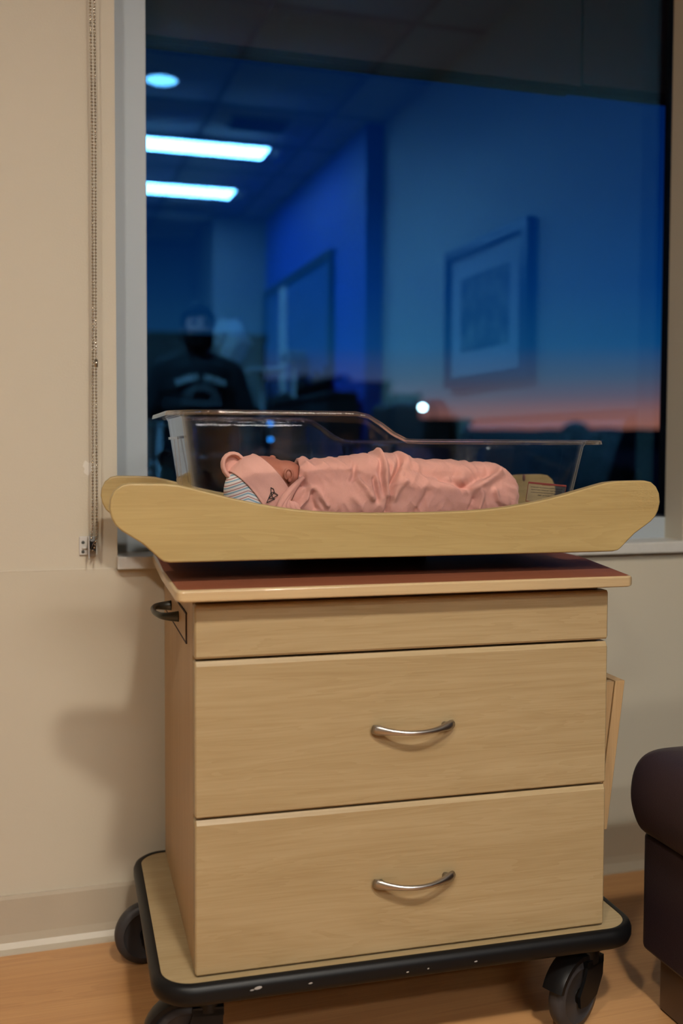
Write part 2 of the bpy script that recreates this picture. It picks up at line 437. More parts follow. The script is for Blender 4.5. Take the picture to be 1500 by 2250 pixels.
# ceiling: slab, grid and tiles
ceiling = struct(MB().box(XL-.2, XR+.2, Y_B2-.2, YW+.2, ZC+.05, ZC+.15).build('ceiling', 'fixture'), 'suspended tile ceiling')
gx0, gy0, TS = .918, -.005, .61
xs = [gx0+TS*k for k in range(-7, 3)]; ys = [gy0+TS*k for k in range(-9, 5)]
g = MB()
for x in xs:
    if XL < x < XR: g.box(x-.012, x+.012, Y_B2, YW, ZC-.001, ZC+.03)
for y in ys:
    if Y_B2 < y < YW: g.box(XL, XR, y-.012, y+.012, ZC-.0005, ZC+.03)
g.build('ceiling_grid', 't_bar', ceiling)
tile_me = None
for x in xs[:-1]:
    for y in ys[:-1]:
        x0, x1, y0, y1 = max(x+.012, XL), min(x+TS-.012, XR), max(y+.012, Y_B2), min(y+TS-.012, YW)
        if x1-x0 < .03 or y1-y0 < .03: continue
        if y < -4.2 or x < -1.9: pass
        if abs(x1-x0-(TS-.024)) < 1e-4 and abs(y1-y0-(TS-.024)) < 1e-4 and tile_me:
            t = bpy.data.objects.new('ceiling_tile', tile_me); COL.objects.link(t)
            t.parent = ceiling; t.location = ((x0+x1)/2, (y0+y1)/2, ZC+.012)
        else:
            cx, cy = (x0+x1)/2, (y0+y1)/2
            t = MB().box(x0-cx, x1-cx, y0-cy, y1-cy, -.006, .012).build('ceiling_tile', 'ceil_tile', ceiling, loc=(cx, cy, ZC+.012), bevel=.003, seg=1)
            if abs(x1-x0-(TS-.024)) < 1e-4 and abs(y1-y0-(TS-.024)) < 1e-4: tile_me = t.data
# vinyl cove base
prof = [(0, .100), (.006, .100), (.0075, .094), (.0068, .03), (.009, .016), (.015, .007), (.023, .0035), (.024, 0), (0, 0)]
def cove(name, x0, x1):
    return struct(MB().loft([[(x, YW-d, z) for d, z in prof] for x in (x0, x1)]).build(name, 'base_vinyl'), 'taupe vinyl cove base along the window wall')
cove('baseboard_front', XL, XR)
struct(MB().loft([[(XR-d, y, z) for d, z in prof] for y in (Y_JOG, YW-.024)]).build('baseboard_right', 'base_vinyl'), 'taupe vinyl cove base along the side wall')

# ------------------------------------------------------------------ window
win = bpy.data.objects.new('window_1', None); COL.objects.link(win); win['kind'] = 'structure'; win['label'] = 'large fixed window showing dusk sky and room reflections'
win.location = ((WX0+WX1)/2, YG, WZ0)
worg = tuple(win.location)
GX0, GX1, GZ0, GZ1 = .216, 1.371, .756, 2.20
FY0, FY1 = 1.962, 2.015
MB().box(WX0-.06, GX0, FY0, FY1, .68, 2.30).build('frame_stile', 'alu', win, worg, bevel=.002)
MB().box(GX1+.030, WX1+.10, FY0, FY1, .68, 2.30).build('frame_stile', 'alu', win, worg, bevel=.002)
MB().box(GX0, GX1, FY0, FY1, .68, GZ0-.004).build('frame_rail', 'alu', win, worg, bevel=.002)
MB().box(GX0, GX1, FY0, FY1, GZ1, 2.30).build('frame_rail', 'alu', win, worg, bevel=.002)
MB().box(GX1, GX1+.030, FY0+.004, FY1, GZ0-.004, GZ1).box(GX0, GX1, FY0+.012, FY1, GZ0-.004, GZ0).build('gasket', 'gasket', win, worg)
MB().box(GX0-.01, GX1+.01, YG, YG+.006, GZ0-.01, GZ1+.01).build('pane', 'glass', win, worg)
MB().box(.1515, WX1+.06, YW-.021, FY0+.002, .6815, .7055).build('sill', 'sill', win, worg, bevel=.003)

# ------------------------------------------------------------------ exterior sun-shade panels above the view
for k, (x0, x1, zb) in enumerate(((-.25, 1.196, 1.717), (1.201, 2.3, 1.7225))):
    b = MB().box(x0, x1, 2.08, 2.115, zb, 2.60).box(x0, x1, 2.115, 2.155, zb, zb+.018).build('sunshade_panel', 'shade', None, ((x0+x1)/2, 2.09, zb), bevel=.003)
    tag(b, ['wide dark brown sunshade panel outside the top of the window', 'dark sunshade panel outside at the far right window corner'][k], 'sunshade', 'sunshade panels outside the window')

# ------------------------------------------------------------------ bassinet cart (local frame: u along the front, v into depth)
AX, AY, CY = .2150, 1.3870, -.034156
cu = Vector((math.cos(CY), math.sin(CY), 0)); cv = Vector((-math.sin(CY), math.cos(CY), 0))
def Wp(u, v, z): return Vector((AX, AY, 0))+cu*u+cv*v+Vector((0, 0, z))
CW = .630                    # cabinet width
CO = (.315, .225, 0.0)       # base centre in the cart frame
cart = thing('bassinet_cart', 'light maple rolling bassinet cabinet with two drawers and black bumper base', 'cabinet', Wp(*CO), CY)

# base board with rubber bumper
MB().prism_z(rrect(-.046, .676, -.013, .462, .045, 8), .136, .1655).build('base_board', 'maple', cart, CO, bevel=.001, seg=1)
bump_path = rrect(-.048, .678, -.015, .464, .047, 10)
bm_ = MB(); rings = []
N = len(bump_path)
for i, (x, y) in enumerate(bump_path):
    px, py = bump_path[i-1]; nx, ny = bump_path[(i+1) % N]
    d = Vector((nx-px, ny-py)).normalized(); nrm = Vector((d.y, -d.x))
    rings.append([(x+nrm.x*a, y+nrm.y*a, z) for a, z in ((-.003, .1668), (.002, .1675), (.0075, .1640), (.0105, .1570), (.0105, .1475), (.0075, .1400), (.002, .1362), (-.003, .1362))])
rings.append(rings[0])
bm_.loft(rings, False, False)
bumper = auto_smooth(bm_.build('bumper', 'black_rubber', cart, CO), 60)
for (u, z, w_, h_) in ((.078, .1555, .011, .0045), (.072, .1535, .006, .002), (.155, .152, .006, .002), (.405, .151, .005, .002), (.332, .150, .003, .002), (.300, .149, .004, .002)):
    MB().prism([(u+w_/2+w_/2*math.cos(a*pi/5), z+h_/2*math.sin(a*pi/5+.3)) for a in range(10)], -.0259, -.0250).build('scuff', 'scuff', bumper, CO)

# carcass
MB().box(.0015, CW-.0015, .036, .462, .1655, .6965).build('body', 'maple_side', cart, CO)
# fronts
def front(name, z0, z1, chamfer_top):
    c = .0065
    mb = MB()
    # outline in (v,z) swept along u with eased edges
    def ring(u, inset):
        v0 = .0
        if chamfer_top:
            return [(u, .022, z0+inset), (u, v0+.0015+inset, z0+inset), (u, v0+inset, z0+.002+inset), (u, v0+inset, z1-c-inset), (u, v0+.0045+inset, z1-inset), (u, .022, z1-inset)]
        return [(u, .022, z0+inset), (u, v0+.002+inset, z0+inset), (u, v0+inset, z0+.003+inset), (u, v0+inset, z1-.002-inset), (u, v0+.002+inset, z1-inset), (u, .022, z1-inset)]
    mb.loft([ring(.0, .0022), ring(.0022, 0), ring(CW-.0022, 0), ring(CW, .0022)])
    return auto_smooth(mb.build(name, 'maple', cart, CO), 25)
front('top_panel', .6135, .6885, False)
d2 = front('drawer', .3915, .6095, True)
d3 = front('drawer', .1690, .3875, True)
MB().box(.007, CW-.007, .0215, .037, .167, .6965).build('gap_shade_fill', 'dark_gap', cart, CO)  # dark fill: overhang shadow and gap shade put in as colour
# bow handles with flared leaf ends
def bow(parent, u0, u1, z):
    path = []; rad = []
    n = 26
    for i in range(n+1):
        t = i/n; s = math.sin(pi*t)
        u = u0+(u1-u0)*t
        path.append((u, -.004-.0215*s**.8, z+.0015-.0035*s))
        e = abs(2*t-1)
        fl = e**3
        rad.append((.0036+.0058*fl*(1-.55*max(0, (e-.9)/.1)), .0034+.0010*fl))
    h = MB().tube(path, rad, 12)
    for u in (u0+.011, u1-.011):
        h.tube([(u, .001, z), (u, -.013, z)], [.0052, .0042], 10)
    return h.build('handle', 'nickel', parent, CO, smooth=True, label='brushed nickel bow handle')
bow(d2, .254, .376, .499)
bow(d3, .257, .379, .2735)

# counter top: slab whose plan flares a little to the right at the back
zt, zb_ = .7135, .6968
out = [(-.018, -.032), (.645, -.032), (.655, -.024), (.704, .200), (.712, .250), (.716, .452), (-.020, .452), (-.0275, .20), (-.0285, -.020), (-.025, -.029)]
top = MB().prism_z(out, zb_, zt).build('counter_top', 'maple_edge', cart, CO, bevel=.004, seg=3)
inn = [(-.014, -.0275), (.643, -.0275), (.650, -.021), (.699, .200), (.707, .250), (.711, .448), (-.016, .448), (-.0235, .20), (-.0245, -.018), (-.021, -.0255)]
MB().prism_z(inn, zt-.001, zt+.0004).build('top_shade_sheet', 'top_shaded', cart, CO, label='counter top surface darkened to reddish brown for the shade under the boards')  # thin sheet that carries the painted shade on the counter
# tilt mechanism block between counter and tray
MB().box(.20, .43, .26, .36, .7135, .742).build('tray_support', 'dark_gap', cart, CO, bevel=.004)

# tray: floor and two curved boards
bo = [(-.1116, .8205), (-.1098, .8340), (-.1040, .8450), (-.0950, .8522), (-.0840, .8545), (-.060, .8543), (-.036, .8538), (-.018, .8520), (.001, .8475), (.025, .8412),
      (.055, .8335), (.0873, .8262), (.118, .8205), (.1478, .8160), (.182, .8125), (.215, .8105), (.265, .8092), (.312, .8090)]
half = bo
right = [(.624-x, z) for x, z in reversed(half[:-1])]
low_l = [(-.1088, .8075), (-.1035, .7975), (-.0955, .7895), (-.0839, .7820), (-.068, .7716), (-.0535, .7585), (-.0440, .7495), (-.0385, .7458), (-.030, .7440)]
low_r = [(.624-x, z) for x, z in low_l]
outl = half+right+low_r+list(reversed(low_l))
def board(name, v0, v1):
    return MB().prism(outl, v0, v1).build(name, 'maple_tray', cart, CO, bevel=.0028, seg=3)
board('tray_board', .030, .049)
board('tray_board', .387, .406)
MB().box(-.02, .645, .049, .387, .742, .752).build('tray_floor', 'maple_tray', cart, CO)

# chart pocket on the right side
pk = MB()
pk.hexa([(.646, .052, .295), (.6635, .052, .295), (.6635, .40, .295), (.646, .40, .295), (.6745, .052, .5345), (.6915, .052, .5345), (.6915, .40, .5345), (.6745, .40, .5345)])
pocket = pk.build('chart_pocket', 'maple_side', cart, CO, bevel=.001, seg=1)
for v0 in (.055, .385):
    MB().hexa([(.629, v0, .305), (.6465, v0, .305), (.6465, v0+.012, .305), (.629, v0+.012, .305), (.629, v0, .533), (.6735, v0, .533), (.6735, v0+.012, .533), (.629, v0+.012, .533)]).build('pocket_cheek', 'maple_side', pocket, CO)

# pull-out shelf let into the left side, with a D handle
sp = MB().box(-.0005, .010, .108, .440, .6195, .6590).build('side_shelf', 'maple_side', cart, CO)
gp = MB()
gp.box(-.0004, .004, .104, .444, .6155, .6195); gp.box(-.0004, .004, .104, .444, .6590, .6615); gp.box(-.0004, .004, .1065, .108, .6155, .6615)
gp.build('shelf_gap', 'dark_gap', sp, CO)
dh = MB()
path = [(.0, .205, .640), (-.014, .206, .640), (-.026, .214, .6405), (-.033, .238, .641), (-.034, .262, .641), (-.033, .286, .641), (-.026, .310, .6405), (-.014, .318, .640), (.0, .319, .640)]
dh.tube(catmull(path, 4, False), [(.0088-.0050*math.sin(pi*min(1, max(0, i/32))), .0085-.0045*math.sin(pi*i/32)) for i in range(33)], 12)
dh.build('handle', 'gun', sp, CO, smooth=True, label='dark D handle on the side shelf')

# casters
def caster(u, v, ang, hood=True):
    c = Wp(u, v, 0)
    e = bpy.data.objects.new('caster', None); COL.objects.link(e); e.parent = cart
    e.location = (u-CO[0], v-CO[1], 0); e.rotation_euler = (0, 0, ang)
    e.empty_display_size = .03
    e['label'] = 'black swivel caster'
    # wheel axis along local y, centre trails along -x
    wc = (-.030, 0, .054)
    tyre = MB().lathe([(.0385, -.011), (.041, -.0135), (.050, -.0115), (.0535, -.006), (.054, 0), (.0535, .006), (.050, .0115), (.041, .0135), (.0385, .011)], (wc[0], 0, wc[2]), 'Y', 48)
    auto_smooth(tyre.build('tyre', 'tyre', e), 50)
    hub = MB().lathe([(.0, -.0105), (.012, -.0115), (.014, -.0055), (.034, -.0045), (.0375, -.0085), (.0390, -.0085), (.0390, .0085), (.0375, .0085), (.034, .0045), (.014, .0055), (.012, .0115), (.0, .0105)], (wc[0], 0, wc[2]), 'Y', 40)
    auto_smooth(hub.build('hub', 'black_plastic', e), 40)
    st = MB().lathe([(.022, .098), (.0225, .118), (.030, .122), (.030, .136)], (0, 0, 0), 'Z', 24)
    auto_smooth(st.build('stem', 'black_plastic', e), 40)
    fk = MB()
    for s in (-1, 1):
        y0, y1 = s*.0155, s*.0205
        fk.prism([(.022, .103), (.020, .075), (.004, .047), (-.022, .038), (-.040, .040), (-.042, .058), (-.028, .080), (-.020, .103)], min(y0, y1), max(y0, y1))
    fk.box(-.022, .022, -.0205, .0205, .094, .106)
    auto_smooth(fk.build('fork', 'black_plastic', e), 30)
    if hood:
        rings = []
        for k in range(13):
            a = R_(40+118*k/12)
            ca, sa = math.cos(a), math.sin(a)
            rings.append([(wc[0]+r*ca, y, wc[2]+r*sa) for r, y in ((.0560, -.018), (.0625, -.0175), (.065, -.011), (.0655, 0), (.065, .011), (.0625, .0175), (.0560, .018), (.0565, 0))])
        hd = MB().loft(rings)
        auto_smooth(hd.build('hood', 'black_plastic', e), 50)
    return e
caster(.618, .035, R_(28))
caster(.024, .050, R_(-6))
caster(-.010, .398, R_(8), False)
caster(.615, .400, R_(150))

# ------------------------------------------------------------------ clear plastic basin
BO = (.315, .215, .752)
basin = thing('bassinet_tub', 'clear plastic newborn tub resting between the curved maple boards', 'tub', Wp(*BO), CY)
def zrim(u): return .9555-.0395*sstep(.242, .322, u)
def tub_ring(t, nseg=10, out=0.0):
    u0 = .022+(-.004-.022)*t-out; u1 = .606+(.634-.606)*t+out
    v0 = .076+(.052-.076)*t-out; v1 = .355+(.376-.355)*t+out
    r = .045+.01*t+out*.6
    pts = rrect(u0, u1, v0, v1, r, nseg)
    # refine straight runs
    fine = []
    for i, p in enumerate(pts):
        q = pts[(i+1) % len(pts)]
        d = math.hypot(q[0]-p[0], q[1]-p[1])
        fine.append(p)
    return fine
def refine(ptsets):
    # subdivide the four long edges equally in all rings
    n = len(ptsets[0]); res = [[] for _ in ptsets]
    for i in range(n):
        k = 28 if (i % 11) == 10 else 1
        for r_, ps in zip(res, ptsets):
            p, q = ps[i], ps[(i+1) % n]
            for j in range(k):
                r_.append((p[0]+(q[0]-p[0])*j/k, p[1]+(q[1]-p[1])*j/k))
    return res
base_in = []
specs = []
for t in (0.0, .03, .10, .25, .45, .65, .85, .95, .985): specs.append((t, 0.0))
ringsets = [tub_ring(t, 10, o) for t, o in specs]
ringsets += [tub_ring(1.0, 10, .004), tub_ring(1.0, 10, .012), tub_ring(1.0, 10, .0235), tub_ring(1.0, 10, .0245)]
ringsets = [tub_ring(0, 10, -.03), tub_ring(0, 10, -.008)]+ringsets
ringsets = refine(ringsets)
rr = []
for i, ps in enumerate(ringsets):
    ring = []
    for j, (u, v) in enumerate(ps):
        zr = zrim(ringsets[-3][j][0])
        if i == 0: z = .7545
        elif i == 1: z = .7555
        elif i == 2: z = .762
        elif i < 2+len(specs):
            t = specs[i-2][0]; z = .762+t*(zr-.006-.762)
        elif i == len(ringsets)-4: z = zr-.0015
        elif i == len(ringsets)-3: z = zr
        elif i == len(ringsets)-2: z = zr-.0003
        else: z = zr-.0055
        ring.append((u, v, z))
    rr.append(ring)
tubm = MB().loft(rr[:-3], True, False)
tub = tubm.build('tub_wall', 'acrylic', basin, BO, smooth=True)
so = tub.modifiers.new('thickness', 'SOLIDIFY'); so.thickness = .0028; so.offset = 0
rim = MB().loft(rr[-4:], False, False).build('rim', 'acrylic_edge', basin, BO, smooth=True, label='flared clear rim that steps down towards the foot end')
so = rim.modifiers.new('thickness', 'SOLIDIFY'); so.thickness = .0030; so.offset = 0
# card holder ribs on the head-end wall
for v in (.150, .205):
    MB().hexa([(-.0005, v, .846), (.0015, v, .846), (.0015, v+.007, .846), (-.0005, v+.007, .846), (-.0075, v, .918), (-.0055, v, .918), (-.0055, v+.007, .918), (-.0075, v+.007, .918)]).build('card_rib', 'acrylic_edge', basin, BO, bevel=.001)
MB().hexa([(-.0070, .150, .916), (-.0050, .150, .916), (-.0050, .285, .916), (-.0070, .285, .916), (-.0075, .150, .920), (-.0055, .150, .920), (-.0055, .285, .920), (-.0075, .285, .920)]).build('card_rib', 'acrylic_edge', basin, BO)
# warning sticker on the near wall, printed to be read from the other side
def wall_v(z): # near wall v at height z
    t = (z-.762)/(.911-.762); return .076+(.052-.076)*t
def near(u, z, off=.0): return (u, wall_v(z)-.0022-off, z)
st = MB()
c = [(.5205, .8225), (.584, .8170), (.5875, .8455), (.5225, .8515)]
st.hexa([near(*c[0]), near(*c[1]), near(c[2][0], c[2][1]), near(*c[3]), near(*c[0], .0004), near(*c[1], .0004), near(*c[2], .0004), near(*c[3], .0004)])
sticker = st.build('warning_sticker', 'label_film', basin, BO, label='clear warning sticker with red border, text reversed')
bd = MB()
cc = c+[c[0]]
for (a, b), wd in zip(zip(cc[:-1], cc[1:]), (.0006, .0008, .0015, .0008)):
    p, q = Vector(near(*a, .0007)), Vector(near(*b, .0007))
    bd.tube([p, q], [(wd, .0002)]*2 if abs(a[0]-b[0]) > .03 else [(.0002, wd)]*2, 6)
bd.build('sticker_border', 'label_red', sticker, BO)
def textmesh(name, s, size, mat, parent, org, mirror, fn):
    cu_ = bpy.data.curves.new(name, 'FONT'); cu_.body = s; cu_.size = size; cu_.offset = size*.018; cu_.align_x = 'CENTER'; cu_.resolution_u = 2
    tmp = bpy.data.objects.new(name+'_src', cu_); COL.objects.link(tmp)
    dg = bpy.context.evaluated_depsgraph_get()
    me = bpy.data.meshes.new_from_object(tmp.evaluated_get(dg))
    bpy.data.objects.remove(tmp)
    for v in me.vertices:
        x, y = (-v.co.x if mirror else v.co.x), v.co.y
        p = fn(x, y); v.co = (p[0]-org[0], p[1]-org[1], p[2]-org[2])
    me.materials.clear(); me.materials.append(M[mat])
    o = bpy.data.objects.new(name, me); COL.objects.link(o); o.parent = parent
    return o
lines = [('WARNING', .0034, .8460, 'label_red'), ('TO AVOID TIPPING HAZARDS OF THIS DEVICE', .0026, .8415, 'ink'), ('MAKE SURE THAT THE BASKET (TRAY) FIXED', .0026, .8375, 'ink'), ('THAT A SEATED POSITION WITH NO AND A', .0026, .8335, 'ink'), ('SUPERVISE AT ALL TIMES', .0026, .8295, 'ink')]
for s_, sz, z_, mt in lines:
    textmesh('sticker_text', s_, sz, mt, sticker, BO, True, lambda x, y, z_=z_: near(.554+x, z_+y-(x)*.085, .0010))
tagk = MB().lathe([(.0, -.001), (.006, -.001), (.006, .001), (.0, .001)], (.648, .352, .846), 'Y', 16)
# small round tag low on the foot end
tk = MB().ball((.628, .300, .851), (.002, .0055, .0065), 10, 6).build('round_tag', 'knob', basin, BO, smooth=True)

# mattress
mo = (.315, .215, .756)
matt = MB().prism_z(rrect(.035, .592, .092, .342, .04, 8), .7575, .781).build('mattress', 'mattress', None, tuple(Wp(*mo)), bevel=.006, seg=3)
me = matt.data
inv = Matrix.Identity(3)
for v in me.vertices:                      # built in the cart frame: bring to the mattress's own origin
    w0 = Vector(v.co)+Vector(tuple(Wp(*mo)))
    v.co = (w0.x-mo[0], w0.y-mo[1], w0.z-mo[2])
matt.rotation_euler = (0, 0, CY)
tag(matt, 'thin white mattress pad under the swaddled newborn', 'mattress')

# ------------------------------------------------------------------ newborn
PO = (.315, .2, .781)
baby = thing('person', 'newborn swaddled in a dusty pink blanket with pink headband and striped cap', 'person', Wp(*PO), CY)
HC = Vector((.131, .198, .8385)); HR = Vector((.0575, .0495, .0525))
def capsule(mb, a, b, ra, rb, n=14):
    a, b = Vector(a), Vector(b); d = b-a; L = d.length; d.normalize()
    up = Vector((0, 0, 1)) if abs(d.z) < .9 else Vector((1, 0, 0)); s1 = (up-d*up.dot(d)).normalized(); s2 = d.cross(s1)
    rings = []
    for k in range(1, 6):
        t = pi/2*k/5; rings.append([a-d*ra*math.cos(t)+(s1*math.cos(2*pi*j/n)+s2*math.sin(2*pi*j/n))*ra*math.sin(t) for j in range(n)])
    for k in range(5):
        t = pi/2*k/5; rings.append([b+d*rb*math.sin(t)+(s1*math.cos(2*pi*j/n)+s2*math.sin(2*pi*j/n))*rb*math.cos(t) for j in range(n)])
    mb.loft(rings); return mb
def remesh(ob, vox, smooth=6):
    r = ob.modifiers.new('skin', 'REMESH'); r.mode = 'VOXEL'; r.voxel_size = vox; r.use_smooth_shade = True
    if smooth:
        s = ob.modifiers.new('soften', 'SMOOTH'); s.factor = .5; s.iterations = smooth
bb = MB()
bb.ball(HC, tuple(HR), 28, 18)
fd = Vector((.25, .60, .76)).normalized()              # the way the face looks: up and towards the window
bb.ball(HC+Vector((.040, .010, .014)), (.026, .031, .030), 18, 12)       # cheeks and jaw
bb.ball(HC+Vector((.034, -.010, .020)), (.030, .026, .026), 18, 12)
nose = HC+Vector((.022, .030, .046))
bb.ball(nose, (.008, .008, .008), 10, 6)
bb.ball(HC+Vector((.042, .026, .032)), (.009, .009, .006), 10, 6)
capsule(bb, (.170, .2, .822), (.215, .2, .822), .026, .035)
capsule(bb, (.23, .2, .825), (.36, .2, .828), .045, .044)
for s in (-1, 1):
    capsule(bb, (.225, .2+s*.040, .828), (.285, .2+s*.050, .815), .017, .015)
    capsule(bb, (.285, .2+s*.050, .815), (.235, .2+s*.022, .866), .014, .011)
    capsule(bb, (.365, .2+s*.026, .822), (.440, .2+s*.028, .834), .024, .018)
    capsule(bb, (.440, .2+s*.028, .834), (.505, .2+s*.018, .812), .017, .013)
    capsule(bb, (.505, .2+s*.018, .806), (.515, .2+s*.018, .835), .012, .010)
body = bb.build('body', 'skin_baby', baby, PO)
remesh(body, .0025, 8)
# ear: a curled shell
ear = MB(); ec = Vector((.1625, .1525, .8625))
path = []
for k in range(15):
    a = R_(-60+300*k/14); path.append(ec+Vector((.0062*math.cos(a)+.001, -.0015+.0010*math.sin(a), .0088*math.sin(a))))
ear.tube(path, [.0017+.0007*math.sin(pi*k/14) for k in range(15)], 8)
ear.ball(ec+Vector((.0015, .001, -.0015)), (.0055, .0022, .0075), 12, 8)
ear.ball(ec+Vector((.003, -.0012, -.0085)), (.0034, .0024, .0036), 10, 6)
ear.build('ear', 'skin_baby', baby, PO, smooth=True)
for s, q in ((1, (.020, .034, .040)), (-1, (.026, .008, .049))):
    p0 = HC+Vector(q)
    MB().tube([p0+Vector((-.004, -.005, 0)), p0+Vector((0, 0, .0012)), p0+Vector((.002, .006, -.001))], [.0004, .0008, .0004], 6).build('closed_eye', 'hair', baby, PO, smooth=True)
# head coverings: shells around the crown axis
ax = Vector((-.8, 0, -.6))                              # towards the crown
b1 = Vector((0, 1, 0)); b2 = ax.cross(b1)
def shell(th0, th1, off, n=64, m=24, wave=0.0, bulge=None):
    rings = []; th = []
    for i in range(m+1):
        t = th0+(th1-th0)*i/m; ring = []
        for j in range(n):
            a = 2*pi*j/n
            tt = t+wave*math.sin(a*2+1.0)
            d = ax*math.cos(tt)+(b1*math.cos(a)+b2*math.sin(a))*math.sin(tt)
            o = off+(bulge(i/m, a) if bulge else 0)
            p = HC+Vector((d.x*(HR.x+o), d.y*(HR.y+o), d.z*(HR.z+o)))
            ring.append(p)
        rings.append(ring); th.append(t)
    return rings, th
# striped cap over the crown
rings, th = shell(.05, 1.45, .0022, bulge=lambda s, a: .004*max(0, 1-s*1.6))
cm = MB().loft(rings, True, False)
cap = cm.build('striped_cap', 'cap', baby, PO, smooth=True, label='white knit cap with thin blue and red stripes')
at = cap.data.attributes.new('stripe', 'FLOAT', 'POINT')
n_ = 64
for i in range(len(rings)):
    for j in range(n_):
        a = 2*pi*j/n_
        p = rings[i][j]-HC
        at.data[i*n_+j].value = (p.z+.42*abs(p.x+.03)+.06)/.0088
# pale pink band with a rolled edge
def band_bulge(s, a):
    edge = .0010*math.exp(-((s-.97)/.03)**2)+.0010*math.exp(-((s-.03)/.03)**2)
    return .0012*math.sin(pi*s)+edge+.0007*math.sin(s*13+2*math.sin(a*2))*math.sin(pi*s)
rings, th = shell(1.19, 2.03, .0040, m=40, wave=.05, bulge=band_bulge)
bnd = MB().loft(rings, False, False).build('headband', 'pink_band', baby, PO, smooth=True, label='pale pink knit headband with bow loop and bird print')
so = bnd.modifiers.new('thickness', 'SOLIDIFY'); so.thickness = .0022; so.offset = -1
# bow loop
kn = MB(); kc = Vector((.086, .196, .8745))
rings = []
for i in range(19):
    a = 2*pi*i/18
    cx, cz = math.cos(a), math.sin(a)
    rx, rz = .0165, .0195
    rot = R_(28)
    x = rx*cx*math.cos(rot)-rz*cz*math.sin(rot); z = rx*cx*math.sin(rot)+rz*cz*math.cos(rot)
    pinch = 1-.55*max(0, math.cos(a-R_(-55)))**2
    x *= pinch; z *= pinch
    w_ = .012*(1-.4*max(0, math.cos(a-R_(-55))))
    nx, nz = cx*math.cos(rot)-cz*math.sin(rot), cx*math.sin(rot)+cz*math.cos(rot)
    rings.append([kc+Vector((x+nx*o, y, z+nz*o)) for o, y in ((0, -w_), (.0035, -w_*.7), (.0045, 0), (.0035, w_*.7), (0, w_), (-.0015, w_*.6), (-.004, 0), (-.0015, -w_*.6))])
kn.loft(rings, False, False)
kn.ball(kc+Vector((-.001, .003, .001)), (.0150, .005, .0180), 14, 10)
kn.ball(kc+Vector((.006, -.003, -.013)), (.008, .010, .008), 12, 8)
kn.build('bow_loop', 'pink_band', bnd, PO, smooth=True)
# origami bird outline
bird = [(.1267, .8207), (.1331, .8366), (.1328, .8440), (.1370, .8416), (.1381, .8363), (.1441, .8323), (.1360, .8276), (.1331, .8366), (.1381, .8363), (.1298, .8276), (.1395, .8267), (.1267, .8207)]
def on_head(u, z, off):
    q = ((u-HC.x)/(HR.x+off))**2+((z-HC.z)/(HR.z+off))**2
    return Vector((u, HC.y-(HR.y+off)*math.sqrt(max(0, 1-q)), z))
bi = MB()
for a, b in zip(bird[:-1], bird[1:]):
    pts = [on_head(a[0]+(b[0]-a[0])*t+.001, a[1]+(b[1]-a[1])*t-.001, .0066) for t in (0, .25, .5, .75, 1)]
    bi.tube(pts, .00058, 6)
bi.build('bird_print', 'ink', bnd, PO, label='black origami bird outline')

# swaddle blanket
RIDGE = [(-1.0, .0035, [(.3416, .8804), (.3299, .8637), (.3216, .8426), (.3204, .8277), (.316, .8016)]),
 (-.7, .0035, [(.3116, .8823), (.3065, .8674), (.3079, .8476), (.3106, .834)]),
 (-.7, .0018, [(.3246, .8748), (.3222, .8575), (.3216, .8438)]),
 (-.55, .0035, [(.2679, .8762), (.2629, .8602), (.2591, .8528)]),
 (-.8, .0030, [(.295, .8576), (.2963, .8428), (.3016, .8217)]),
 (-.6, .0040, [(.196, .8373), (.1986, .8215), (.2036, .8092)]),
 (.8, .0028, [(.1923, .8422), (.2023, .8409), (.2123, .8274), (.2212, .8163)]),
 (.8, .0028, [(.1948, .8386), (.1898, .8264), (.1774, .8144)]),
 (.8, .0035, [(.2693, .8516), (.2822, .8404), (.2925, .8267)]),
 (.8, .0042, [(.3167, .8959), (.3155, .8761), (.3131, .855), (.3158, .8327)]),
 (.4, .0050, [(.2617, .8282), (.2733, .817), (.2811, .8021)]),
 (-.9, .0028, [(.176, .8714), (.186, .8641), (.1873, .8496)]),
 (-.8, .0025, [(.1674, .863), (.1773, .8496), (.191, .8447)]),
 (-1.0, .0035, [(.3434, .8826), (.334, .8697), (.326, .8517)]),
 (-.6, .0055, [(.3849, .8344), (.3768, .8189), (.3672, .8033)]),
 (-1.0, .0085, [(.4997, .8667), (.4714, .8575), (.4532, .8431)]),
 (-.9, .0050, [(.4306, .8538), (.4447, .8432), (.4546, .8391)]),
 (-.6, .0045, [(.4083, .8552), (.4278, .8485), (.4433, .8392)]),
 (-.6, .0045, [(.4647, .8219), (.4592, .8061)]),
 (1.0, .0055, [(.517, .8627), (.4928, .8521), (.4673, .8404), (.4504, .8365)]),
 (.8, .0050, [(.3262, .8297), (.3342, .8426), (.3464, .8503)]),
 (.9, .0045, [(.4773, .8324), (.4774, .8231), (.4733, .8126)]),
 (-.7, .0070, [(.364, .8748), (.3833, .8657), (.4082, .8604), (.4361, .8642)]),
 (.8, .0045, [(.5044, .8335), (.5074, .8228), (.5262, .8146)]),
 (.6, .0060, [(.352, .888), (.362, .882), (.372, .874)])]
def seg_d(p, a, b):
    ax_, ay = a; bx, by = b; dx, dy = bx-ax_, by-ay
    t = max(0, min(1, ((p[0]-ax_)*dx+(p[1]-ay)*dy)/(dx*dx+dy*dy)))
    return math.hypot(p[0]-ax_-dx*t, p[1]-ay-dy*t)
TOPZ = [(.150, .852), (.170, .866), (.183, .8790), (.196, .8880), (.207, .8815), (.218, .8850), (.240, .8862), (.268, .8890), (.300, .8915), (.322, .8955), (.336, .8955), (.346, .8905), (.356, .8925), (.370, .8875), (.400, .8850), (.424, .8835), (.440, .8842), (.470, .8810), (.503, .8790), (.525, .8755), (.538, .8700), (.547, .8625), (.556, .8500)]
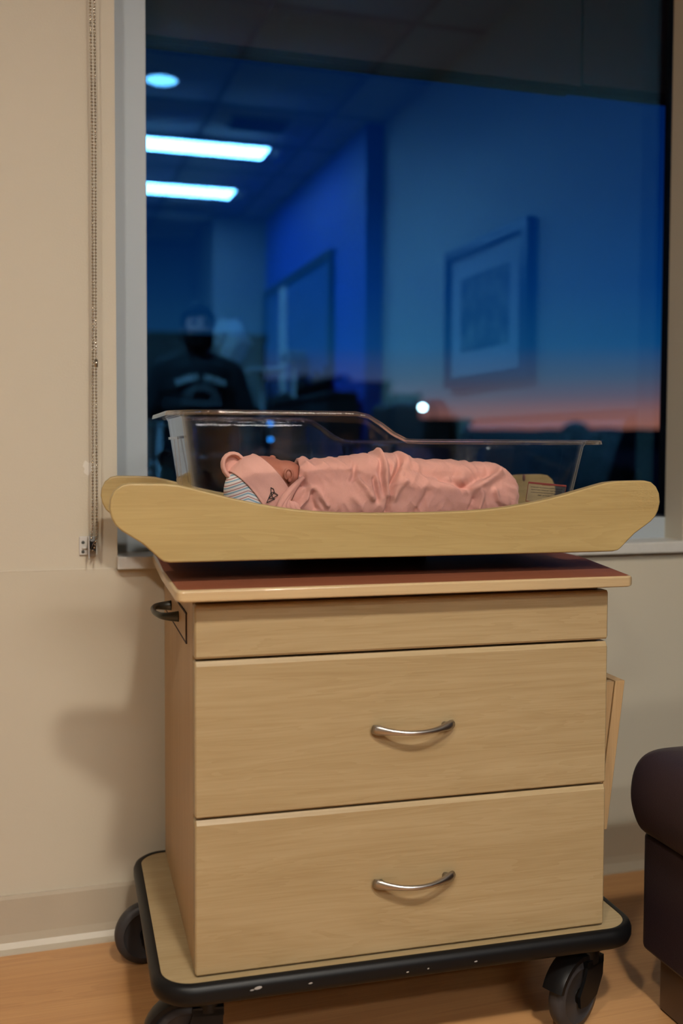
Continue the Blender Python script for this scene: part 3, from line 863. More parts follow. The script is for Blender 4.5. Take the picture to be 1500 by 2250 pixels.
def interp(tab, x):
    if x <= tab[0][0]: return tab[0][1]
    for (a, b), (c_, d_) in zip(tab[:-1], tab[1:]):
        if x <= c_: return b+(d_-b)*(x-a)/(c_-a)
    return tab[-1][1]
HALFW = [(.15, .046), (.19, .056), (.23, .068), (.32, .072), (.40, .068), (.47, .062), (.53, .052), (.556, .040)]
ZB = .7815
def swaddle():
    ns, nt_ = 190, 150
    rings = []
    u_end = .556
    for i in range(ns+1):
        s = i/ns; ring = []
        ss = s
        for j in range(nt_):
            a = 2*pi*j/nt_
            ca, sa = math.cos(a), math.sin(a)
            ex = 2/2.5
            cx = math.copysign(abs(ca)**ex, ca); sz = math.copysign(abs(sa)**ex, sa)
            # collar runs obliquely: lower edge further towards the head
            zfrac = (sz+1)/2
            u0 = .150+.036*zfrac if cx < 0 else .166+.022*zfrac
            u = u0+(u_end-u0)*ss
            zt_ = interp(TOPZ, u); hw = interp(HALFW, u)
            endk = 1.0
            if u > .540: endk = math.sqrt(max(0.0, 1-((u-.540)/.0212)**2))
            hw *= .55+.45*endk
            zm = (zt_+ZB)/2; ha = (zt_-ZB)/2
            v = .2+hw*cx; z = zm+ha*sz
            nrm = Vector((0, cx/hw, sz/ha)).normalized()
            near_ = sstep(.25, -.25, cx)
            disp = 0.0
            for amp, wd, pl in RIDGE:
                d = min(seg_d((u, z), pl[k], pl[k+1]) for k in range(len(pl)-1))
                if d < 3*wd: disp += amp*.0112*math.exp(-(d/wd)**2)*(near_ if amp < 0 else max(near_, .3))
            q = Vector((u*55, v*45, z*45))
            disp += .0024*mnoise.noise(Vector((u*26+3, v*18, z*30)))
            disp += .0005*mnoise.noise(q*2.2)
            # soft pulled folds running obliquely across the wrap
            fa, fb = (u*.80+z*.60), (-u*.60+z*.80)
            rg = 1-abs(mnoise.noise(Vector((fa*62, fb*20, 2.7+v*6))))*2.2
            disp += .0022*max(0, rg)**2
            rg = 1-abs(mnoise.noise(Vector(((u*.75-z*.66)*48, (u*.66+z*.75)*16, 9.1+v*6))))*2.2
            disp += .0018*max(0, rg)**2
            # gathers at the collar
            g_ = math.exp(-((u-u0)/.022)**2)
            disp += .0022*g_*math.sin(a*13+2.2*math.sin(a*2))
            # gathers at the foot end
            g2 = math.exp(-((u-.552)/.020)**2)
            disp += .0018*g2*math.sin(a*15+1.3)
            disp *= sstep(ZB-.001, ZB+.012, z)
            p = Vector((u, v, z))+nrm*disp
            ring.append(p)
        rings.append(ring)
    # roll the collar edge inwards
    c0 = [Vector((p.x+.004, .2+(p.y-.2)*.90, .835+(p.z-.835)*.88)) for p in rings[0]]
    c1 = [Vector((p.x+.016, .2+(p.y-.2)*.82, .833+(p.z-.833)*.80)) for p in rings[0]]
    rings = [c1, c0]+rings
    end = [Vector((p.x+.0015, .2+(p.y-.2)*.6, .822+(p.z-.822)*.6)) for p in rings[-1]]
    end2 = [Vector((p.x-.0025, .2+(p.y-.2)*.2, .822+(p.z-.822)*.2)) for p in rings[-1]]
    return rings+[end, end2]
swd = MB().loft(swaddle(), False, True).build('swaddle_blanket', 'pink', baby, PO, smooth=True, label='dusty pink swaddle blanket with soft folds')
# loose gathered scarf folds of the blanket beside the chin
gf = MB()
for k in range(5):
    t = k/4
    p0 = Vector((.186-.004*k, .150-.002*k, .858-.004*k)); p1 = Vector((.163-.001*k, .141+.001*k, .838-.006*k)); p2 = Vector((.147-.001*k+.007*k, .139, .815)); p3 = Vector((.141+.010*k, .141, .790))
    pts = catmull([p0, p1, p2, p3], 7, False)
    gf.tube(pts, [(.0030+.0018*math.sin(pi*i/(len(pts)-1)), .0042+.002*math.sin(pi*i/(len(pts)-1))) for i in range(len(pts))], 10)
gf.build('blanket_fold', 'pink', swd, PO, smooth=True)

# ------------------------------------------------------------------ blind chain and tensioner
CH = Vector((.111, 1.862, .7185))
chain = thing('blind_chain', 'double strand of steel ball chain hanging beside the window', 'chain', CH)
def strand(name, pts):
    L = [Vector(p) for p in pts]
    mb = MB(); step = .005655; carry = 0.0; cord = []
    cum = [0.0]
    for a, b in zip(L[:-1], L[1:]): cum.append(cum[-1]+(b-a).length)
    def at_(d):
        for i in range(len(cum)-1):
            if d <= cum[i+1]:
                t = (d-cum[i])/max(1e-9, cum[i+1]-cum[i]); return L[i].lerp(L[i+1], t)
        return L[-1]
    n = int(cum[-1]/step)
    for k in range(n+1): mb.ball(at_(k*step), .00215, 8, 5)
    mb.tube([at_(cum[-1]*k/60) for k in range(61)], .0006, 5)
    o = mb.build(name, 'steel_bead', chain, CH, smooth=True)
    o['kind'] = 'stuff'
    return o
strand('bead_strand', [(.1098, 1.862, 2.33), (.1098, 1.862, 1.68), (.1118, 1.862, 1.445), (.1108, 1.862, 1.13), (.1078, 1.862, .80), (.1072, 1.863, .76), (.1055, 1.866, .738)])
strand('bead_strand', [(.1163, 1.861, 2.33), (.1163, 1.861, 1.68), (.1170, 1.861, 1.445), (.1155, 1.861, 1.13), (.1148, 1.861, .80), (.1140, 1.861, .745), (.1118, 1.861, .7265), (.1075, 1.862, .7195), (.1035, 1.866, .7205)])
MB().tube([(.1155, 1.8600, 1.057), (.1155, 1.8600, 1.044)], .0031, 10).build('connector', 'steel_bead', chain, CH, smooth=True)
MB().box(.085, 1.42, YW-.085, YW-.002, 2.31, 2.41).build('blind_cassette', 'white_plastic', chain, CH, bevel=.006)
TB = (.100, YW-.002, .705)
ten = thing('chain_tensioner', 'small grey metal chain tensioner bracket screwed to the beige wall', 'bracket', TB)
pl = MB().box(.0855, .1010, YW-.0045, YW-.0016, .7085, .7425).build('wall_plate', 'bracket', ten, TB, bevel=.002)
MB().box(.1005, .1022, YW-.034, YW-.0018, .704, .7425).box(.1135, .1150, YW-.034, YW-.006, .712, .7425).box(.1005, .1150, YW-.0062, YW-.0040, .706, .7425).build('pulley_housing', 'bracket', ten, TB, bevel=.0006, seg=1)
sp_ = MB().lathe([(.0, -.0055), (.0105, -.0055), (.0078, -.0015), (.0078, .0015), (.0105, .0055), (.0, .0055)], (.1078, YW-.022, .7270), 'X', 20)
auto_smooth(sp_.build('pulley', 'black_plastic', ten, TB), 40)
for z in (.7315, .7145):
    s_ = MB().lathe([(.0, .0), (.0030, .0), (.0022, -.0016), (.0, -.0018)], (.0925, YW-.0045, z), 'Y', 14).build('screw', 'gun', pl, TB, smooth=True)
MB().tube([(.0905, YW-.0062, .7215), (.0995, YW-.0062, .7215)], .0021, 10).build('pin', 'bracket', pl, TB, smooth=True)

# ------------------------------------------------------------------ plum ottoman at the right
OX0, OX1, OY0, OY1 = .935, 1.60, .24, 1.430
OO = ((OX0+OX1)/2, (OY0+OY1)/2, 0)
ott = thing('sofa', 'dark plum upholstered sofa with metal legs right of the bassinet cart', 'sofa', OO)
def puff(x0, x1, y0, y1, z0, z1, r, crown, name, lower=.0):
    rings = []
    prof = [(.030, 0), (.010, .006), (.002, .02), (0, .05)] if lower == 0 else [(lower, 0), (lower*.45, .012), (.004, .035), (0, .06)]
    H_ = z1-z0
    for ins, dz in prof: rings.append([(x, y, z0+dz) for x, y in rrect(x0+ins, x1-ins, y0+ins, y1-ins, r, 8)])
    for ins, t in ((.001, .55), (.004, .70), (.012, .84), (.026, .93), (.05, .975), (.09, 1.0)):
        rings.append([(x, y, z0+H_*t) for x, y in rrect(x0+ins, x1-ins, y0+ins, y1-ins, max(.02, r-ins*.3), 8)])
    for ins, t in ((.16, 1+crown*.6), (.25, 1+crown)):
        rings.append([(x, y, z0+H_*t) for x, y in rrect(x0+ins, x1-ins, y0+ins, y1-ins, .03, 8)])
    o = MB().loft(rings).build(name, 'plum', ott, OO, smooth=True)
    sd = o.modifiers.new('round', 'SUBSURF'); sd.levels = 1; sd.render_levels = 2
    return o
puff(OX0-.010, OX1+.01, OY0-.01, OY1+.008, .279, .432, .022, .03, 'seat_cushion', lower=.024)
MB().prism_z(rrect(OX0+.012, OX1-.012, OY0+.012, OY1-.004, .02, 5), .092, .284).build('seat_base', 'plum', ott, OO, bevel=.008, seg=3)
MB().prism([(OX1-.10, .16), (XR-.030, .16), (XR-.030, .93), (XR-.06, 1.00), (XR-.13, 1.025), (XR-.20, .99), (OX1-.06, .70), (OX1-.10, .45)], OY0+.01, OY1-.01).build('backrest', 'plum', ott, OO, bevel=.02, seg=4)
for x in (OX0+.030, OX1-.105):
    for y in (OY0+.04, OY1-.110):
        MB().prism_z(rrect(x, x+.075, y, y+.075, .008, 3), 0.003, .094).build('leg', 'leg_metal', ott, OO, bevel=.002)
        MB().box(x+.003, x+.072, y+.003, y+.072, 0, .004).build('foot_pad', 'black_rubber', ott, OO)

# ------------------------------------------------------------------ things seen mirrored in the glass
# framed picture on the side wall
PX = XR
pic = thing('framed_picture', 'black framed print with wide white mat mirrored in the window', 'picture', (PX, .07, 1.168))
po = (PX, .07, 1.168)
y0, y1, z0, z1 = -.335, .470, 1.168, 1.775
fr = .045
MB().box(PX-.038, PX-.001, y0, y0+fr, z0, z1).box(PX-.038, PX-.001, y1-fr-.02, y1, z0, z1).box(PX-.038, PX-.001, y0+fr, y1-fr-.02, z0, z0+fr).box(PX-.038, PX-.001, y0+fr, y1-fr-.02, z1-fr, z1).build('frame', 'pic_frame', pic, po, bevel=.003)
MB().box(PX-.020, PX-.002, y0+fr, y1-fr-.02, z0+fr, z1-fr).build('mat', 'mat_board', pic, po)
MB().box(PX-.022, PX-.019, -.183, .288, 1.316, 1.634).build('print', 'art', pic, po)
# dark framed board on the blue wall
bo_ = (XB, -2.78, 1.22)
bdt = thing('notice_board', 'large dark framed board on the blue wall mirrored in the window', 'board', bo_)
y0, y1, z0, z1 = -3.695, -1.865, 1.22, 2.072; fr = .05
MB().box(XB-.03, XB-.001, y0, y0+fr, z0, z1).box(XB-.03, XB-.001, y1-fr, y1, z0, z1).box(XB-.03, XB-.001, y0+fr, y1-fr, z0, z0+fr).box(XB-.03, XB-.001, y0+fr, y1-fr, z1-fr, z1).build('frame', 'pic_frame', bdt, bo_)
MB().box(XB-.012, XB-.002, y0+fr, y1-fr, z0+fr, z1-fr).build('panel', 'board_dark', bdt, bo_)
MB().box(XB-.025, XB-.006, -3.16, -2.99, z0+fr, z1-fr).build('pale_strip', 'white_plastic', bdt, bo_)  # plain white upright strip on the panel
# ceiling fittings
def troffer(cx, y0, y1, label, x0=.125, x1=1.342):
    o = (cx, (y0+y1)/2, ZC)
    t = thing('ceiling_light', label, 'light', o, 0, 'fluorescent ceiling lights')
    MB().box(x0-.03, x1+.03, y0-.03, y1+.03, ZC-.006, ZC+.02).build('housing', 'fixture', t, o, bevel=.002)
    MB().box(x0, x1, y0, y1, ZC-.012, ZC-.0062).build('lens', 'troffer', t, o)
troffer(.733, -2.075, -1.865, 'nearer long fluorescent ceiling light mirrored in the window')
troffer(.733, -3.100, -2.880, 'farther long fluorescent ceiling light mirrored in the window')
def downlight(x, y, label, mat, r=.075, deep=0.0):
    o = (x, y, ZC)
    t = thing('downlight', label, 'light', o, 0, 'round ceiling downlights')
    if deep:       # surface can: the lens sits up inside a short cylinder
        MB().lathe([(r+.006, .0), (r+.006, -deep), (r+.001, -deep), (r+.001, -.006)], o, 'Z', 40).build('can', 'fixture', t, o, smooth=False)
        MB().lathe([(0.0005, -.010), (r*.99, -.010), (r*.99, -.004)], o, 'Z', 40).build('lens', mat, t, o)
    else:
        MB().lathe([(r+.018, .0), (r+.018, -.004), (r, -.010), (r, 0)], o, 'Z', 32).build('trim_ring', 'fixture', t, o, smooth=True)
        MB().lathe([(0.0005, -.022), (r*.4, -.020), (r*.75, -.014), (r*.98, -.006), (r*.98, 0)], o, 'Z', 32).build('lens', mat, t, o, smooth=True)
downlight(.613, -.940, 'round dome light on the ceiling mirrored beside the window frame', 'dome')
downlight(-.61, -.30, 'round downlight above the left side of the room', 'down', .075, .02)
downlight(.37, -.45, 'round downlight overhead near the bassinet', 'down2', .095, .045)
v_o = (1.19, -1.45, ZC)
vt = thing('air_vent', 'dark square air vent in the ceiling mirrored in the window', 'vent', v_o)
MB().box(1.03, 1.35, -1.56, -1.37, ZC-.008, ZC+.01).build('frame', 't_bar', vt, v_o)
for k in range(5): MB().box(1.05, 1.33, -1.545+.034*k, -1.525+.034*k, ZC-.016, ZC-.006).build('louvre', 'vent', vt, v_o)
for y, lb in ((-1.925, 'small sprinkler head beside the nearer fluorescent light'), (-2.945, 'small sprinkler head beside the farther fluorescent light')):
    o = (1.404, y, ZC)
    t = thing('sprinkler_head', lb, 'sprinkler', o, 0, 'ceiling sprinkler heads')
    MB().lathe([(.03, 0), (.03, -.006), (.01, -.010), (.008, -.03)], o, 'Z', 18).build('escutcheon', 'white_plastic', t, o, smooth=True)
    MB().lathe([(.0, -.03), (.022, -.031), (.022, -.034), (0, -.034)], o, 'Z', 18).build('deflector', 'nickel', t, o)

# standing man
MX, MY = .815, -1.18
man = thing('person', 'bearded man in a black printed t-shirt mirrored left in the window', 'person', (MX, MY, 0))
mo_ = (0, 0, 0)
SF = .958
def S(*p): return Vector((p[0]*SF, p[1]*SF, p[2]*SF))
mbod = MB()
mbod.ball(S(0, .02, 1.565), (.074*SF, .092*SF, .105*SF), 24, 18)         # skull
mbod.ball(S(0, .045, 1.505), (.058*SF, .066*SF, .070*SF), 20, 14)        # jaw
capsule(mbod, S(0, .112, 1.575), S(0, .128, 1.540), .010, .014)          # nose
for s in (-1, 1):
    mbod.ball(S(s*.077, .01, 1.555), (.010, .020, .032), 10, 8)          # ears
    mbod.ball(S(s*.034, .092, 1.545), (.024, .018, .020), 10, 8)         # cheeks
capsule(mbod, S(0, .0, 1.38), S(0, .015, 1.48), .060, .058)
for s in (-1, 1):
    capsule(mbod, S(s*.185, -.005, 1.325), S(s*.265, .0, 1.085), .050, .043)
    capsule(mbod, S(s*.265, .0, 1.085), S(s*.270, .055, .850), .041, .030)
    # hand: palm, four fingers, thumb
    capsule(mbod, S(s*.270, .062, .815), S(s*.270, .080, .765), .026, .026)
    for k, (dx, L) in enumerate(((-.021, .066), (-.007, .076), (.008, .071), (.021, .056))):
        a = S(s*.270, .080+dx, .755); b = a+Vector((-s*.006, .004, -L*.5)); c = b+Vector((-s*.016, .004, -L*.42))
        capsule(mbod, a, b, .0092, .0086, 8); capsule(mbod, b, c, .0086, .0076, 8)
    a = S(s*.262, .092, .800); b = a+Vector((-s*.012, .026, -.026)); c = b+Vector((-s*.008, .010, -.028))
    capsule(mbod, a, b, .0115, .0105, 8); capsule(mbod, b, c, .0105, .009, 8)
    capsule(mbod, S(s*.100, .0, .86), S(s*.105, .012, .47), .085, .058)
    capsule(mbod, S(s*.105, .012, .47), S(s*.108, -.010, .09), .055, .038)
    capsule(mbod, S(s*.108, -.02, .045), S(s*.118, .14, .035), .036, .030)
capsule(mbod, S(-.06, -.015, .95), S(-.07, -.012, 1.24), .095, .095); capsule(mbod, S(.06, -.015, .95), S(.07, -.012, 1.24), .095, .095)
ob = mbod.build('body', 'skin', man, mo_)
remesh(ob, .007, 5)
def cloth(name, mat, fn, vox=.010, sm=6):
    m_ = MB(); fn(m_); o = m_.build(name, mat, man, mo_); remesh(o, vox, sm); return o
def shirt(m_):
    for k, (z, rx, ry) in enumerate(((.86, .180, .118), (.95, .182, .122), (1.05, .190, .125), (1.15, .200, .130), (1.25, .205, .128), (1.32, .190, .115))):
        m_.ball(S(0, .0, z), (rx*SF, ry*SF, .10), 24, 12)
    for s in (-1, 1): capsule(m_, S(s*.02, -.005, 1.385), S(s*.175, -.005, 1.335), .072, .066)
    capsule(m_, S(0, -.005, 1.38), S(0, .0, 1.425), .085, .068)
    for s in (-1, 1): capsule(m_, S(s*.185, -.005, 1.325), S(s*.255, .0, 1.130), .066, .060)
sh = cloth('t_shirt', 'shirt', shirt)
def trousers(m_):
    capsule(m_, S(-.08, -.01, .86), S(.08, -.01, .86), .115, .115)
    for s in (-1, 1):
        capsule(m_, S(s*.100, .0, .84), S(s*.105, .012, .47), .098, .072)
        capsule(m_, S(s*.105, .012, .47), S(s*.108, -.010, .10), .070, .058)
cloth('trousers', 'jeans', trousers)
def shoes(m_):
    for s in (-1, 1):
        capsule(m_, S(s*.108, -.02, .050), S(s*.120, .16, .042), .045, .038)
        m_.box(s*.108*SF-.042, s*.108*SF+.050, -.07, .19, .0, .03)
cloth('shoes', 'shoe', shoes, .008, 3)
def hair(m_):
    m_.ball(S(0, .010, 1.592), (.090*SF, .118*SF, .106*SF), 24, 40)
    m_.ball(S(0, -.03, 1.55), (.078*SF, .070*SF, .090*SF), 20, 14)
hm = MB(); hair(hm)
# cut the hairline: keep hair above and behind the forehead
hv = [(x, min(y, .058*SF) if z < 1.622*SF else y, z) for x, y, z in hm.v]; hm.v = hv
ho = hm.build('hair', 'hair', man, mo_); remesh(ho, .008, 4)
def beard(m_):
    m_.ball(S(0, .060, 1.478), (.060*SF, .062*SF, .052*SF), 20, 12)
    for s in (-1, 1): capsule(m_, S(s*.066, .030, 1.555), S(s*.050, .070, 1.475), .016, .026)
    capsule(m_, S(-.036, .104, 1.512), S(.036, .104, 1.512), .014, .014)
cloth('beard', 'hair', beard, .007, 4)
for s in (-1, 1):
    MB().ball(S(s*.031, .104, 1.578), (.016, .008, .0095), 12, 8).build('eye', 'hair', man, mo_, smooth=True)
    MB().tube([S(s*.014, .114, 1.600), S(s*.034, .116, 1.606), S(s*.054, .100, 1.600)], [.005, .0055, .004], 8).build('eyebrow', 'hair', man, mo_, smooth=True)
# arched lettering and emblem printed on the chest (too soft to read in the glass)
pr_ = MB(); pd = MB()
def chest_y(x, z): return (.128*SF)*math.sqrt(max(.05, 1-(x/(.215*SF))**2))+.016
random.seed(3)
for k in range(9):
    if k == 4: continue
    x = (k-4)*.0275
    zc = 1.243-.45*x*x*4.5
    h = .030
    for q in range(3):
        xx = x+(q-1)*.0075
        if random.random() < .85: pr_.hexa([(xx-.0028, chest_y(xx, zc)-.004, zc-h/2), (xx+.0028, chest_y(xx, zc)-.004, zc-h/2), (xx+.0028, chest_y(xx, zc)+.004, zc-h/2), (xx-.0028, chest_y(xx, zc)+.004, zc-h/2), (xx-.0028, chest_y(xx, zc)-.004, zc+h/2), (xx+.0028, chest_y(xx, zc)-.004, zc+h/2), (xx+.0028, chest_y(xx, zc)+.004, zc+h/2), (xx-.0028, chest_y(xx, zc)+.004, zc+h/2)])
    for zz in ((zc+h/2-.003,) if k % 2 else (zc-h/2+.003, zc)):
        pr_.box(x-.010, x+.010, chest_y(x, zc)-.004, chest_y(x, zc)+.004, zz-.0028, zz+.0028)
for k in range(8):
    x = (k-3.5)*.0245
    pd.box(x-.0085, x+.0085, chest_y(x, 1.1)-.004, chest_y(x, 1.1)+.004, 1.105, 1.128)
for k in range(40):
    a = pi*k/39; r = .085
    for q in range(3):
        rr_ = r-.014*q
        x = rr_*math.cos(a); z = 1.140+.75*rr_*math.sin(a)
        pd.box(x-.004, x+.004, chest_y(x, z)-.004, chest_y(x, z)+.004, z-.004, z+.004)
pr_.build('shirt_lettering', 'print', sh, mo_, kind='stuff')
pd.build('shirt_emblem', 'print_dim', sh, mo_, kind='stuff')

# equipment behind him
ck = (1.33, -2.06, 0)
cartb = thing('supply_cart', 'grey supply cart with white top tray mirrored behind the man', 'cart', ck)
MB().box(1.16, 1.50, -2.24, -1.90, .10, 1.02).build('cart_body', 'grey_plastic', cartb, ck, bevel=.01)
MB().box(1.14, 1.52, -2.26, -1.88, 1.02, 1.05).build('worktop', 'grey_plastic', cartb, ck, bevel=.008)
for k in range(3): MB().box(1.18, 1.48, -1.905, -1.885, .15+.28*k, .40+.28*k).build('drawer_front', 'grey_plastic', cartb, ck, bevel=.006)
MB().tube([(1.36, -2.10, 1.05), (1.36, -2.10, 1.35)], .018, 12).build('post', 'white_plastic', cartb, ck)
MB().box(1.26, 1.46, -2.18, -1.95, 1.345, 1.372).build('tray', 'white_plastic', cartb, ck, bevel=.008)
for x in (1.19, 1.47):
    for y in (-2.21, -1.93): MB().lathe([(.0, -.015), (.05, -.015), (.05, .015), (0, .015)], (x, y, .05), 'X', 20).build('wheel', 'black_plastic', cartb, ck)
sco = (1.55, -2.55, 0)
sca = thing('storage_cabinet', 'dark low storage cabinet along the blue wall mirrored in the window', 'cabinet', sco)
MB().box(1.552, XB-.034, -3.62, -1.305, .06, 1.17).build('carcass', 'grey_dark', sca, sco, bevel=.004)
MB().box(1.53, XB-.034, -3.64, -1.295, 1.17, 1.20).build('worktop', 'grey_dark', sca, sco, bevel=.004)
MB().box(1.58, XB-.05, -3.60, -1.32, 0, .06).build('plinth', 'black_plastic', sca, sco)
for k in range(4): MB().box(1.534, 1.552, -3.60+.572*k, -3.035+.572*k, .10, 1.14).build('door', 'grey_dark', sca, sco, bevel=.003)
bpos = [(1.62, -1.62, .16, .034, 'tall black bottle nearest the corner on the storage cabinet'), (1.61, -1.75, .13, .030, 'short black bottle second from the corner on the storage cabinet'), (1.63, -1.88, .15, .036, 'black bottle third from the corner on the storage cabinet'), (1.60, -2.02, .12, .028, 'small black bottle fourth from the corner on the storage cabinet'), (1.62, -2.18, .15, .036, 'wide black bottle farthest from the corner on the storage cabinet')]
for x, y, h_, r_, lb in bpos:
    o = (x, y, 1.20)
    t = thing('bottle', lb, 'bottle', o, 0, 'bottles on the storage cabinet')
    MB().lathe([(0, 0), (r_, .002), (r_, h_*.6), (r_*.35, h_*.8), (r_*.35, h_*.88), (0, h_*.88)], o, 'Z', 16).build('flask', 'black_plastic', t, o, smooth=True)
    MB().lathe([(0, h_*.86), (r_*.45, h_*.86), (r_*.45, h_), (0, h_)], o, 'Z', 16).build('stopper', 'black_plastic', t, o)
# crumpled clear-white bag hung on a drip stand
ivo = (1.17, -2.42, 0)
iv = thing('drip_stand', 'slim drip stand behind the man mirrored in the window', 'stand', ivo)
MB().tube([(1.17, -2.42, .05), (1.17, -2.42, 1.72)], .011, 10).build('pole', 'nickel', iv, ivo, smooth=True)
MB().tube([(1.06, -2.42, 1.70), (1.10, -2.42, 1.68), (1.17, -2.42, 1.71), (1.24, -2.42, 1.68), (1.28, -2.42, 1.70)], .005, 8).build('hook', 'nickel', iv, ivo, smooth=True)
for k in range(5):
    a = 2*pi*k/5
    MB().tube([(1.17, -2.42, .09), (1.17+.24*math.cos(a), -2.42+.24*math.sin(a), .06)], .012, 8).build('foot', 'grey_plastic', iv, ivo)
    MB().ball((1.17+.24*math.cos(a), -2.42+.24*math.sin(a), .03), .028, 10, 6).build('castor', 'black_plastic', iv, ivo, smooth=True)
bgm = MB(); rings = []
for i in range(15):
    t = i/14; ring = []
    for j in range(28):
        a = 2*pi*j/28
        r = .095*math.sin(pi*(.12+.83*t))**.7*(1+.35*mnoise.noise(Vector((2.2*math.cos(a), 2.2*math.sin(a), 5*t))))
        ring.append((1.19+r*1.15*math.cos(a)+.03*t, -2.34+.55*r*math.sin(a), 1.68-.27*t+.03*mnoise.noise(Vector((3*math.cos(a), t*4, 7)))))
    rings.append(ring)
bg = bgm.loft(rings).build('plastic_bag', 'bag', None, (1.19, -2.34, 1.41))
tag(bg, 'crumpled white plastic bag hanging on the drip stand', 'bag')
# unseen recliner added against the side wall to darken its reflection
rco = (1.54, -.66, 0)
rc = thing('recliner', 'dark plum recliner chair added under the framed picture to darken the low reflection', 'chair', rco)
def cush(name, x0, x1, y0, y1, z0, z1, r):
    o = MB().box(x0, x1, y0, y1, z0, z1).build(name, 'plum', rc, rco, bevel=r, seg=4); return o
cush('seat', 1.22, 1.60, -1.05, -.27, .24, .47, .04)
MB().prism([(1.56, .20), (1.815, .20), (1.815, 1.06), (1.78, 1.12), (1.70, 1.12), (1.60, .60)], -1.06, -.26).build('backrest', 'plum', rc, rco, bevel=.03, seg=4)
cush('armrest', 1.24, 1.66, -1.19, -1.07, .14, .66, .03)
cush('armrest', 1.24, 1.66, -.25, -.13, .14, .66, .03)
for x in (1.28, 1.76):
    for y in (-1.12, -.20): MB().prism_z(rrect(x-.02, x+.02, y-.02, y+.02, .006, 3), 0, .21).build('leg', 'leg_metal', rc, rco)
# towel roll on the blue wall and two blue status lamps on a monitor
two = (1.70, -2.50, 1.21)
tw = thing('paper_towel', 'hanging white paper towel from a wall dispenser mirrored in the window', 'towel', two)
MB().box(1.60, 1.7085, -2.66, -2.40, 1.45, 1.52).build('dispenser', 'grey_plastic', tw, two, bevel=.01)
MB().box(1.66, 1.663, -2.58, -2.48, 1.21, 1.455).build('sheet', 'paper', tw, two)
mno = (1.235, -1.38, 0)
mn = thing('monitor_stand', 'small monitor on a pole with two blue status lamps', 'monitor', mno)
MB().tube([(1.235, -1.38, .03), (1.235, -1.38, .90)], .014, 10).build('pole', 'grey_plastic', mn, mno, smooth=True)
MB().lathe([(.0, 0), (.11, 0), (.11, .02), (.03, .035), (0, .035)], mno, 'Z', 28).build('foot', 'grey_plastic', mn, mno, smooth=True)
MB().box(1.185, 1.285, -1.41, -1.345, .90, 1.07).build('case', 'grey_plastic', mn, mno, bevel=.008)
for z in (1.028, .941): MB().ball((1.231, -1.342, z), (.011, .004, .011), 12, 8).build('status_lamp', 'led', mn, mno, smooth=True)
# bed rail low at the left of the mirrored view
bro = (.55, -1.62, 0)
br = thing('bed_rail', 'white hospital bed side rail mirrored low beside the tub', 'rail', (.30, -.80, 0))
bro = (.30, -.80, 0)
MB().tube([(-.6, -.80, 1.000), (.62, -.80, 1.000)], .010, 10).build('top_bar', 'white_plastic', br, bro, smooth=True)
MB().tube([(-.6, -.80, .82), (.62, -.80, .82)], .010, 10).build('lower_bar', 'white_plastic', br, bro, smooth=True)
for x in (-.55, -.16, .22, .58): MB().tube([(x, -.80, .0), (x, -.80, 1.0)], .012, 10).build('upright', 'white_plastic', br, bro, smooth=True)

# ------------------------------------------------------------------ outside
GZ = -9.0
gnd = MB().add([(-900, 6, GZ), (2600, 6, GZ), (4200, 3000, GZ), (-1500, 3000, GZ)], [(0, 1, 2, 3)]).build('ground', 'ground')
struct(gnd, 'dark ground outside')
def building(x0, x1, y0, y1, zt_, label, extra=()):
    o = ((x0+x1)/2, (y0+y1)/2, GZ)
    t = thing('building', label, 'building', o, 0, 'dark buildings outside')
    MB().box(x0, x1, y0, y1, GZ, zt_-.35).build('wall', 'concrete', t, o)
    MB().box(x0-.15, x1+.15, y0-.15, y1+.15, zt_-.35, zt_).build('parapet', 'roof_dark', t, o)
    for k, (a, b, zz) in enumerate(extra):
        MB().box(a, b, y0+2, y0+4, zt_-.1, zz).build('roof_vent', 'roof_dark', t, o)
    n = max(2, int((x1-x0)/2.6))
    for f in range(3):
        for k in range(n):
            wx = x0+(k+.3)*(x1-x0)/n
            MB().box(wx, wx+(x1-x0)/n*.4, y0-.05, y0+.02, GZ+1.2+3*f, GZ+2.8+3*f).build('window', 'roof_dark', t, o)
building(-4.0, 13.55, 60, 78, 7.5, 'taller dark building outside behind the mirrored man')
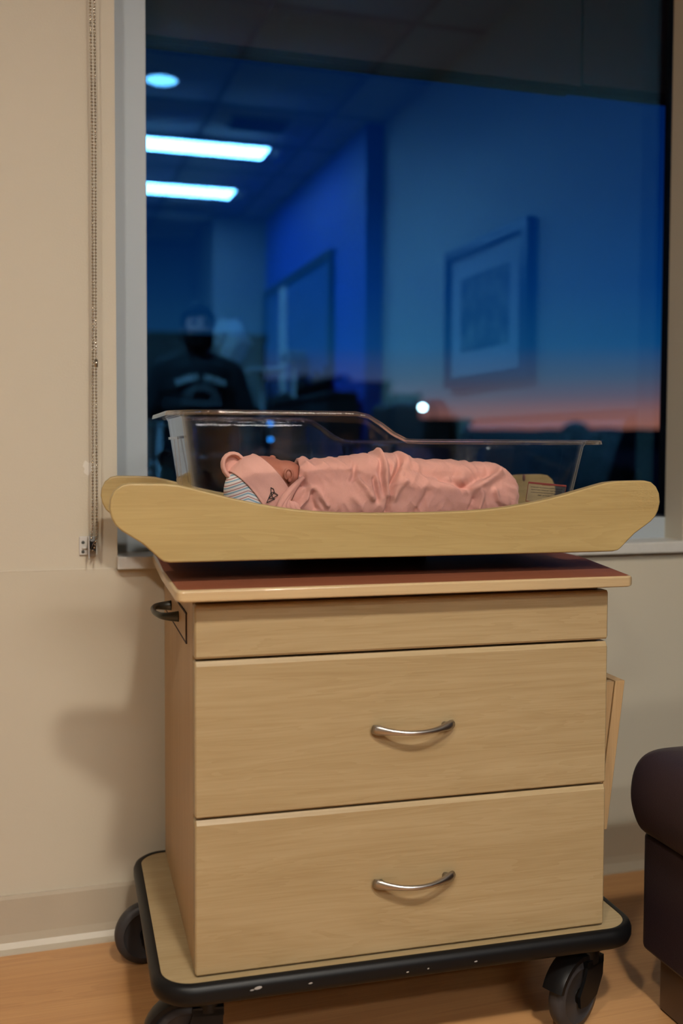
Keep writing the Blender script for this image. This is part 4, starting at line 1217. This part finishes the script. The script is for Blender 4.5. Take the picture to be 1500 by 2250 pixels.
building(13.9, 21.45, 60, 78, 4.92, 'dark flat roofed building with roof vents outside left of the street light', ((16.4, 17.0, 5.35), (17.9, 18.3, 5.25), (18.9, 19.5, 5.45)))
building(21.75, 23.45, 60, 72, 4.20, 'narrow dark building block outside beside the street light')
building(23.75, 27.1, 60.5, 74, 2.72, 'low dark building outside right of the street light')
# street lamp
slo = (23.62, 58.0, GZ)
sl = thing('street_lamp', 'glowing pale street lamp outside by the dark buildings', 'lamp', slo)
MB().tube([(23.62, 58.0, GZ), (23.62, 58.0, 3.10)], [.09, .05], 10).build('pole', 'roof_dark', sl, slo)
MB().ball((22.86, 58.0, 3.28), (.16, .16, .12), 14, 8).build('lamp_head', 'lamp_out', sl, slo, smooth=True)
MB().tube([(23.62, 58.0, 3.10), (23.3, 58.0, 3.46), (22.86, 58.0, 3.44)], .05, 8).build('arm', 'roof_dark', sl, slo)
# tree against the hills
to = (34.6, 60, GZ)
tr = thing('tree', 'dark rounded tree silhouette outside in front of the hills', 'tree', to)
MB().tube([(34.6, 60, GZ), (34.6, 60, -1)], [.35, .2], 8).build('trunk', 'roof_dark', tr, to)
cr_ = MB()
random.seed(5)
for k in range(26):
    a = random.random()*2*pi; rr2 = random.random()**.5*3.2; z = random.uniform(-2.6, 1.6)
    s = 1-max(0, (z+1)/4)
    cr_.ball((34.6+rr2*s*math.cos(a), 60+rr2*s*math.sin(a), z), random.uniform(.7, 1.2), 10, 7)
cr_.build('crown', 'leafy', tr, to)
# hills
hp = []
for k in range(121):
    x = -400+3600*k/120
    z = 40+.012*x+9*mnoise.noise(Vector((x*.0045, 3.1, 0)))+5*mnoise.noise(Vector((x*.013, 1.7, 0)))
    hp.append((x, z))
hm_ = MB(); v_ = []; f_ = []
for x, z in hp: v_ += [(x, 2800, GZ), (x, 3000, z), (x, 3400, GZ)]
for k in range(120):
    a = 3*k; f_ += [(a, a+3, a+4, a+1), (a+1, a+4, a+5, a+2)]
hill = hm_.add(v_, f_).build('hills', 'hill', None, (1400, 3000, GZ))
struct(hill, 'dark hills along the horizon')
